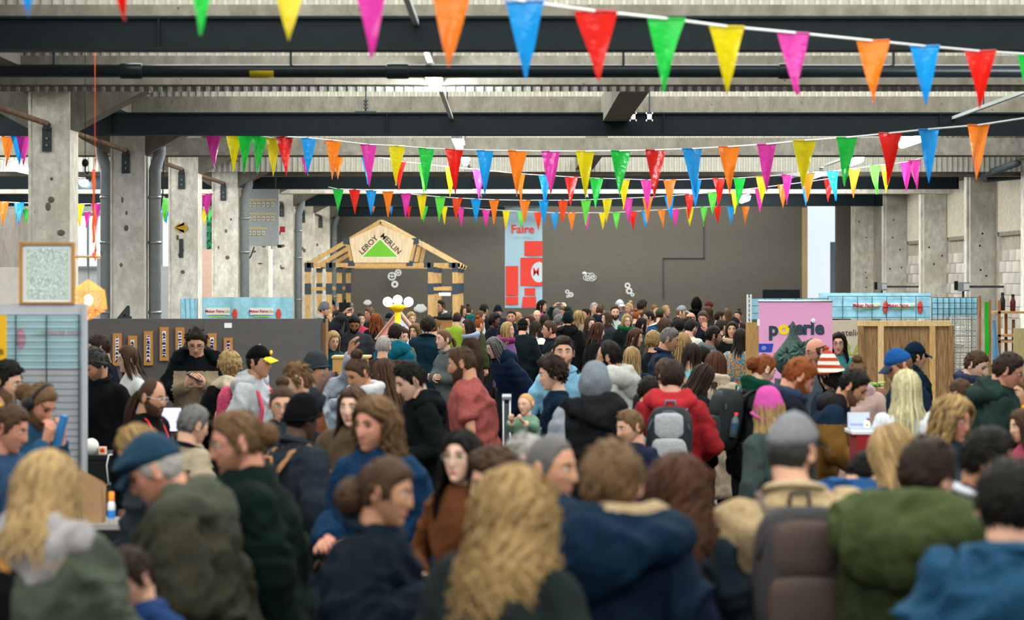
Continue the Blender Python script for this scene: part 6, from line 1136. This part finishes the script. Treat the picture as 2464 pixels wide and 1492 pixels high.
# ---------------------------------------------------------------- far rows
rows = [
 (780, 728, 1.80, 78, 'person in grey beanie and pale hood beside the left timber posts', dict(hat='beanie', hatc='#7d8083', hair='crop', hc='black', top='jacket', tc='#2c3640', arms='chin', coll='hood', collc='#a6a8a2')),
 (796, 722, 1.84, 82, 'person in navy cap and navy jacket beside the left timber posts', dict(hat='cap', hatc='#1b2a44', hair='crop', top='jacket', tc='#1b2433')),
 (840, 727, 1.80, 150, 'person in dark jacket with back turned, next to the video camera', dict(hair='short', hc='grey', top='jacket', tc='#23272c', arms='hold')),
 (890, 740, 1.80, -60, 'person in dark jacket turned left, between video camera and lamp post', dict(hair='side', hc='lbrown', top='jacket', tc='#28343c', skin='r')),
 (868, 752, 1.72, 20, 'person in pink sweater just behind the grey quilted jacket', dict(hair='short', hc='dbrown', top='sweater', tc='#c8465c', fem=True)),
 (938, 754, 1.72, -30, 'person in dark cap and jacket just left of the yellow lamp', dict(hat='cap', hatc='#1d2634', hair='short', top='jacket', tc='#22303c')),
 (990, 752, 1.70, 20, 'person in light grey jacket just right of the yellow lamp', dict(hair='curly', hc='blond', ht=.6, top='jacket', tc='#93989e')),
 (1000, 778, 1.70, -30, 'person in white sweater looking left, right of the lamp post', dict(hair='bob', hc='lbrown', fem=True, top='sweater', tc='#c9cbd0')),
 (1060, 722, 1.86, -45, 'person in grey suit and glasses standing at the lectern', dict(hair='short', hc='dbrown', glasses='#444444', top='jacket', tc='#48545e', coll='collar', collc='#d5d8da')),
 (1112, 735, 1.76, 60, 'person in pale pink sweater beside the right timber posts', dict(hair='bob', hc='brown', fem=True, top='sweater', tc='#b9a3b0')),
 (1127, 734, 1.76, 170, 'person in teal jacket and teal scarf near the right timber posts', dict(hair='bun', hc='brown', fem=True, top='jacket', tc='#1f7b80', coll='scarf', collc='#1f8488')),
 (1165, 731, 1.80, 140, 'person in dark grey jacket turned away, between teal scarf and navy beanie', dict(hair='short', hc='black', top='jacket', tc='#2a3038', skin='m')),
 (1198, 736, 1.76, 20, 'person in navy beanie and blue jacket below the hanging banner', dict(hat='beanie', hatc='#182c48', hair='crop', top='jacket', tc='#2c3a48')),
 (1156, 748, 1.70, 70, 'person in pale grey jacket facing right, left of the navy beanie', dict(hair='long', hc='lbrown', fem=True, L=.2, top='jacket', tc='#c7c9ca', skin='p')),
 (1191, 756, 1.70, 60, 'person in navy jacket facing right, below the navy beanie', dict(hair='afro', hc='black', ht=.5, top='jacket', tc='#1b2838', skin='d')),
 (1154, 764, 1.70, 120, 'person in moss green jacket turned away, above the brown coat', dict(hair='bun', hc='ginger', fem=True, top='jacket', tc='#4d5538')),
 (1231, 745, 1.80, -10, 'person in dark blue jacket facing the camera, right of the navy beanie', dict(hair='crop', hc='dbrown', ht=1.5, beard='stub', top='jacket', tc='#1f3140', skin='r')),
 (1274, 758, 1.70, -40, 'person in cream sweater turned left, below the hanging banner', dict(hair='wavy', hc='brown', L=.2, fem=True, top='sweater', tc='#cfc8bb')),
 (1304, 722, 1.84, 70, 'person in bright pink sweater at the lower corner of the hanging banner', dict(hair='bob', hc='black', fem=True, top='sweater', tc='#e8489b')),
 (1292, 745, 1.74, 10, 'person in slate jacket and glasses below the hanging banner', dict(hair='bald', hc='grey', glasses='#777777', top='jacket', tc='#55606a')),
 (1354, 738, 1.76, -30, 'person in dark green jacket with arms raised near the end wall', dict(hair='short', hc='lbrown', top='jacket', tc='#29443f', arms='up')),
 (1392, 748, 1.74, 150, 'person in tan coat with back turned, behind the dark green beanie', dict(hair='wavy', hc='gold', fem=True, L=.24, top='coat', tc='#8a7a66')),
 (1411, 741, 1.76, -60, 'person in orange jacket turned left, in the far crowd', dict(hair='short', hc='black', top='jacket', tc='#d4573a', skin='r')),
 (1444, 733, 1.80, 160, 'person in navy hooded jacket with back turned, in the far crowd', dict(hair='short', hc='brown', top='jacket', tc='#1f2c3c', coll='hood')),
 (1430, 728, 1.80, 20, 'person in mid grey jacket at the end wall, behind the navy hooded jacket', dict(hair='short', hc='white', top='jacket', tc='#8b8f90')),
 (1480, 735, 1.84, 5, 'person in pale green shirt facing the camera, below the white cap', dict(hair='short', hc='dbrown', beard='full', top='shirt', tc='#b8c2bc', rec=.012)),
 (1491, 722, 1.84, 30, 'person in white cap and slate jacket at the end wall', dict(hat='cap', hatc='#c6ccd6', hair='crop', top='jacket', tc='#5a6a7a')),
 (1514, 728, 1.78, -50, 'person in steel grey jacket turned left, right of the white cap', dict(hair='bun', hc='blond', fem=True, top='jacket', tc='#4b5258', skin='r')),
 (1546, 723, 1.82, 120, 'person in dark brown jacket at the end wall, below the gear decals', dict(hair='curly', hc='dbrown', ht=.6, top='jacket', tc='#403a3a', skin='t')),
 (1532, 747, 1.72, 140, 'person in grey green jacket turned away, left of the denim jacket', dict(hair='bun', hc='ginger', fem=True, top='jacket', tc='#3b4540')),
 (1561, 747, 1.78, -80, 'person in denim jacket with white collar facing left', dict(hair='short', hc='black', glasses='#c0c0c0', top='jacket', tc='#2b5580', coll='collar', collc='#d9d9d2', skin='m')),
 (1588, 742, 1.76, 160, 'person in olive green cap and dark teal jacket', dict(hat='cap', hatc='#4d5a3c', hair='crop', top='jacket', tc='#1e3b3a')),
 (1575, 733, 1.78, 40, 'person in taupe jacket at the end wall, left of the olive cap', dict(hair='short', hc='lbrown', top='jacket', tc='#4a4640')),
 (1602, 735, 1.76, 60, 'person in brown jacket behind the olive green cap', dict(hair='bob', hc='blond', fem=True, top='jacket', tc='#6b5d4a')),
 (1662, 751, 1.74, 120, 'person in grey brown jacket just right of the light grey cap', dict(hair='bald', hc='brown', top='jacket', tc='#5c5a55', skin='r')),
 (1676, 719, 1.88, 160, 'person in black hood and black jacket at the end wall', dict(hat='hood', hatc='#0e0f10', hair='short', hc='black', top='jacket', tc='#101214')),
 (1704, 738, 1.78, 150, 'person in charcoal coat with back turned, below the dark red cap', dict(hair='long', hc='brown', fem=True, L=.22, top='coat', tc='#3d3a3a')),
 (1706, 726, 1.84, -40, 'person in dark red cap at the end wall', dict(hat='cap', hatc='#6a2a25', hair='crop', top='jacket', tc='#3a3d42', skin='m')),
 (1732, 748, 1.74, 100, 'person in plum jacket facing right, below the end wall pipe', dict(hair='short', hc='black', top='jacket', tc='#47333f')),
 (1750, 742, 1.74, 170, 'person in brown grey jacket with back turned, left of the slotted post', dict(hair='long', hc='lbrown', fem=True, L=.2, top='jacket', tc='#4a4340')),
 (1776, 746, 1.72, -30, 'person in dark plum coat turned left, beside the slotted white post', dict(hair='bun', hc='dbrown', fem=True, top='coat', tc='#3d2d33', skin='m')),
 (1767, 764, 1.72, 160, 'person in charcoal cap and jacket behind the sand coloured scarf', dict(hat='cap', hatc='#262b2f', hair='crop', top='jacket', tc='#2a2e33')),
 (1340, 742, 1.74, 160, 'person in white jacket with back turned, right of the bright pink sweater', dict(hair='short', hc='grey', top='jacket', tc='#c6c8ca')),
 (1245, 752, 1.70, 100, 'person in mauve jacket facing right, above the magenta scarf', dict(hair='bob', hc='gold', fem=True, top='jacket', tc='#5c4a58')),
 (1460, 750, 1.72, -70, 'person in slate blue jacket facing left, left of the pale green shirt', dict(hair='bob', hc='brown', fem=True, top='jacket', tc='#39404a')),
 (1545, 765, 1.70, 100, 'person in camouflage coat facing right, below the grey green jacket', dict(hair='bob', hc='black', fem=True, top='coat', tc='#4f5548', tk='spots', ta='#33382f')),
 (1600, 765, 1.70, 165, 'person in brown coat with back turned, below the olive green cap', dict(hair='wavy', hc='brown', L=.22, fem=True, top='coat', tc='#6a5240')),
 (1420, 762, 1.70, 30, 'person in charcoal jacket facing the camera, left of the green scarf', dict(hair='long', hc='brown', L=.2, fem=True, top='jacket', tc='#2c3138', skin='p')),
 (1345, 758, 1.70, 170, 'person in blue grey jacket with back turned, left of the dark green beanie', dict(hair='curly', hc='grey', ht=.6, top='jacket', tc='#3b4450')),
 (1735, 768, 1.70, 130, 'person in dark green coat behind the grey hooded top', dict(hair='short', hc='dbrown', top='coat', tc='#27342e')),
 (1100, 752, 1.72, 165, 'person in lime yellow jacket with back turned, above the crossed arms', dict(hair='short', hc='dbrown', top='jacket', tc='#86a52d')),
 (812, 746, 1.74, 60, 'person in olive coat next to the video camera', dict(hair='short', hc='dbrown', top='coat', tc='#4d5042')),
 (1048, 770, 1.68, 130, 'person in reddish brown jacket behind the crossed arms', dict(hair='curly', hc='lbrown', ht=.5, top='jacket', tc='#6a4440')),
 (968, 790, 1.66, 40, 'person in sand jacket right of the teal hood', dict(hair='curly', hc='brown', ht=.6, top='jacket', tc='#7a6a5a')),
]
for r_ in rows: P(r_[0], r_[1], r_[2], r_[3], r_[4], **{'pitch': 6, **r_[5]})
remesh_flush()
# ================================================================== things carried and worn
backpack(p_beige, 'brown and charcoal backpack worn over the beige jacket', '#2e2c2d', '#43362f', '#1a1c1e', (.165, .10, .25), 1.17, '#5a4a44')
backpack(p_red, 'black and pale grey backpack on the red hoodie', '#1d2328', '#9b9ea2', '#5b6374', (.15, .085, .225), 1.18, '#565c70')
backpack(p_dk, 'dark leather backpack with tan straps on the slate coat', '#232b30', '#2b343a', '#9a6a42', (.14, .08, .2), 1.14, '#8a6142')
backpack(p_cap, 'pink patterned backpack worn below the yellow brimmed cap', '#b5425f', '#c8758c', '#2d3640', (.14, .07, .21), 1.18, '#d03c5a', 'spots')
bg = backpack(p_gin, 'black backpack with a bottle worn over the leather jacket', '#14191b', '#1b2123', '#2e6b62', (.16, .10, .24), 1.16)
bt = worn('drink_bottle', 'clear bottle with red cap in the pocket of the black backpack', 'bottle', p_gin); d_ = p_gin['Dp'][3]+p_gin['top']+.1
obj('bottle', MB().lathe((-.17, d_, .08), [(0, 0), (.03, 0), (.032, .1), (.03, .14), (.014, .165), (.013, .175)], 14), mat('#4a5a60', .15), bt, True); obj('cap', MB().lathe((-.17, d_, .253), [(.016, 0), (.016, .02), (0, .021)], 10), mat('#d8232e', .4), bt, True); obj('label_band', MB().lathe((-.17, d_, .14), [(.0335, 0), (.0335, .05)], 14), mat('#1f3f57', .5), bt, True)
# phone, sheets, lanyard, badges
def hold_box(Pi, name, label, cat, off, size, m, m2, rot=(0, 0, 0), which='mid'):
    a, b = Pi['aR'][2]+Pi['aR'][3]*.07, Pi['aL'][2]+Pi['aL'][3]*.07; c = (a+b)/2 if which == 'mid' else (a if which == 'R' else b)
    o = thing(name, label, cat, pworld(Pi, c+np.array(off))); o.rotation_euler = (rot[0], rot[1], math.radians(Pi['yaw'])+rot[2]); obj('body', MB().box((0, 0, 0), size), m, o); obj('face', MB().box((0, size[1]*.51, 0), (size[0]*.9, .001, size[2]*.9)), m2, o); return o
hold_box(p_ph, 'mobile_phone', 'dark phone in the hands above the khaki jacket', 'phone', (0, -.03, .03), (.075, .01, .15), BLACK, mat('#20283a', .2), (-1.1, 0, 1.2))
hold_box(p_navyw, 'paper_card', 'small pale card held in front of the navy coat', 'card', (0, -.02, .04), (.09, .004, .13), mat('#d8cbb4', .6), WHITE, (-.6, 0, 0))
hold_box(p_oc, 'paper_sheet', 'beige paper sheet held in front of the ochre jacket', 'paper', (0, -.04, .03), (.30, .003, .21), mat('#c9b795', .8), mat('#c9b795', .8), (-1.0, 0, 0))
hold_box(p_head, 'microphone', 'blue handled microphone held by the headphone wearer', 'microphone', (0, -.03, .0), (.035, .035, .18), mat('#2a6fa5', .5), BLACK, (.3, 0, 0))
ln = MB(); Ul = p_lan['U']; z_ = p_lan['Dp'][3]+p_lan['top']+.012
for sx in (-1, 1): ln.tube([Ul((sx*.07, .0, 1.475)), Ul((sx*.085, -.06, 1.44)), Ul((sx*.07, -z_, 1.34)), Ul((sx*.02, -z_-.01, 1.15))], .010, 6, side=(1, 0, 0), ry=[.003]*4)
obj('lanyard', ln, mat('#d3222f', .6), p_lan['root'], True); obj('badge', MB().box(Ul((0, -z_-.015, 1.10)), (.08, .004, .11)), WHITE, p_lan['root'])
st = MB(); Uf = p_fur['U']; zf = p_fur['Dp'][4]+p_fur['top']
st.tube([Uf((.10, 0, 1.47)), Uf((.09, zf*.9, 1.40)), Uf((.0, zf+.02, 1.25)), Uf((-.10, zf+.015, 1.05)), Uf((-.19, .05, .90))], .016, 8, side=(1, 0, 0), ry=[.005]*5); obj('bag_strap', st, mat('#b1793a', .6), p_fur['root'], True)
hput(p_cap, 'cap_patch', MB().ell((0, -.105, .088), (.02, .008, .018), 12, 8), mat('#e8c514', .6))
# baby on the arm
sB = 335.; c = W(1266, 972, sB); by_ = thing('baby', 'baby in a sage green romper carried in front of the dark blue sweater', 'person', (0, 0, 0)); by_.location = c; by_.rotation_euler[2] = math.radians(-35); k = .60
key = (1, True, 'open'); BK.setdefault(key, head_mb(1, True, 'open')); H = BK[key]; mb = MB(); V = np.vstack(H.v)*np.array([.70, .66, .62])@Rx(.15).T; mb.add(V, np.vstack(H.q), None); mb.qm[0] = np.concatenate(H.qm); mb.t.append(np.vstack(H.t)); mb.tm.append(np.concatenate(H.tm))
mb.tube([(0, .01, -.05), (0, .015, -.10)], .03, 10); mb.tube([(0, .015, -.09), (0, .02, -.16), (0, .02, -.28), (0, .02, -.33)], [.05, .075, .08, .05], 12)
for sx in (-1, 1): mb.tube([(sx*.06, .0, -.12), (sx*.10, -.05, -.17), (sx*.06, -.10, -.13)], .022, 8); hand_mb(mb, np.array((sx*.055, -.105, -.125)), np.array((-sx*.3, -.6, .5)), np.array((0, -.4, -.8)), sx, .9, 1, .5)
obj('body', mb, [mat(SKIN['p'], .55, 'skin', amt=.1), mat('#c07a6c', .5), mat('#d8d3cc', .3), mat('#231a14', .25), mat('#b98a55', .7)], by_, True)
m_ = shell_mb(1, .004, lambda a: hairline(a, .012)); m_.v = [v*np.array([.70, .66, .62])@Rx(.15).T for v in m_.v]; obj('hair', m_, mat('#b58a55', .6, 'hair', c2='#96703f'), by_, True)
rb = MB().tube([(0, .015, -.088), (0, .018, -.12), (0, .02, -.17), (0, .02, -.29), (0, .01, -.37), (0, .0, -.39)], [.045, .082, .092, .10, .08, .03], 14)
for sx in (-1, 1): rb.tube([(sx*.055, .0, -.125), (sx*.105, -.05, -.175), (sx*.075, -.09, -.14)], [.035, .034, .028], 10); rb.tube([(sx*.05, 0, -.34), (sx*.07, -.10, -.36), (sx*.07, -.13, -.44)], [.055, .045, .035], 10)
remesh_later(rb, .014, 3, lambda me: (folds(me, .008, 77), me.materials.clear(), link('romper', me, mat('#5f7f6c', .85, 'fabric', amt=.2), by_)))
# low work table with a paper bag and a glue bottle beside the left stand
s_ = 425.; a = W(178, 1262, s_); wt = thing('work_table', 'low grey work table beside the mesh stand at left', 'table', (a.x, a.y, 0)); obj('top', MB().span((0, 0, a.z-.03), (.32, .4, a.z)), mat('#8d8a84', .6), wt)
for x, y in ((.02, .02), (.27, .02), (.02, .35), (.27, .35)): obj('leg', MB().span((x, y, 0), (x+.03, y+.03, a.z-.03)), DGREY, wt)
pb = thing('paper_bag', 'open brown paper bag on the work table', 'bag', (a.x+.09, a.y+.12, a.z)); PB = mat('#a5835f', .8, 'paint', amt=.15)
for q in ([(-.06, -.05), (.06, -.05)], [(-.06, .05), (.06, .05)]): obj('bag_side', MB().prism([(q[0][0], 0), (q[1][0], 0), (q[1][0]-.01, .22), (q[0][0]-.03, .30)], q[0][1], q[0][1]+.003), PB, pb)
for x in (-.06, .057): obj('gusset', MB().span((x, -.05, 0), (x+.003, .05, .21)), PB, pb)
gb = thing('glue_bottle', 'white glue bottle with orange cap and blue label', 'bottle', (a.x+.20, a.y+.06, a.z)); obj('bottle', MB().lathe((0, 0, 0), [(0, 0), (.02, 0), (.022, .10), (.018, .12), (.012, .13)], 14), mat('#dfe6ea', .4), gb, True); obj('cap', MB().lathe((0, 0, .128), [(.018, 0), (.016, .05), (0, .052)], 12), mat('#e58a2c', .5), gb, True); obj('label_band', MB().lathe((0, 0, .03), [(.0228, 0), (.0228, .045)], 14), mat('#2f7fd0', .5), gb, True)
# white perforated post by the pink banner
p = W(1797, 720, 190); pp_ = thing('slotted_post', 'white slotted twin post left of the pink banner', 'post', (p.x, p.y, 0))
for k_ in (0, .042): obj('upright', MB().span((k_, 0, 0), (k_+.022, .03, p.z+.06)), WHITE, pp_)
for k_ in range(7): obj('crossbar', MB().span((.022, .005, p.z-.06*k_), (.042, .025, p.z-.06*k_+.015)), WHITE, pp_)
remesh_flush()
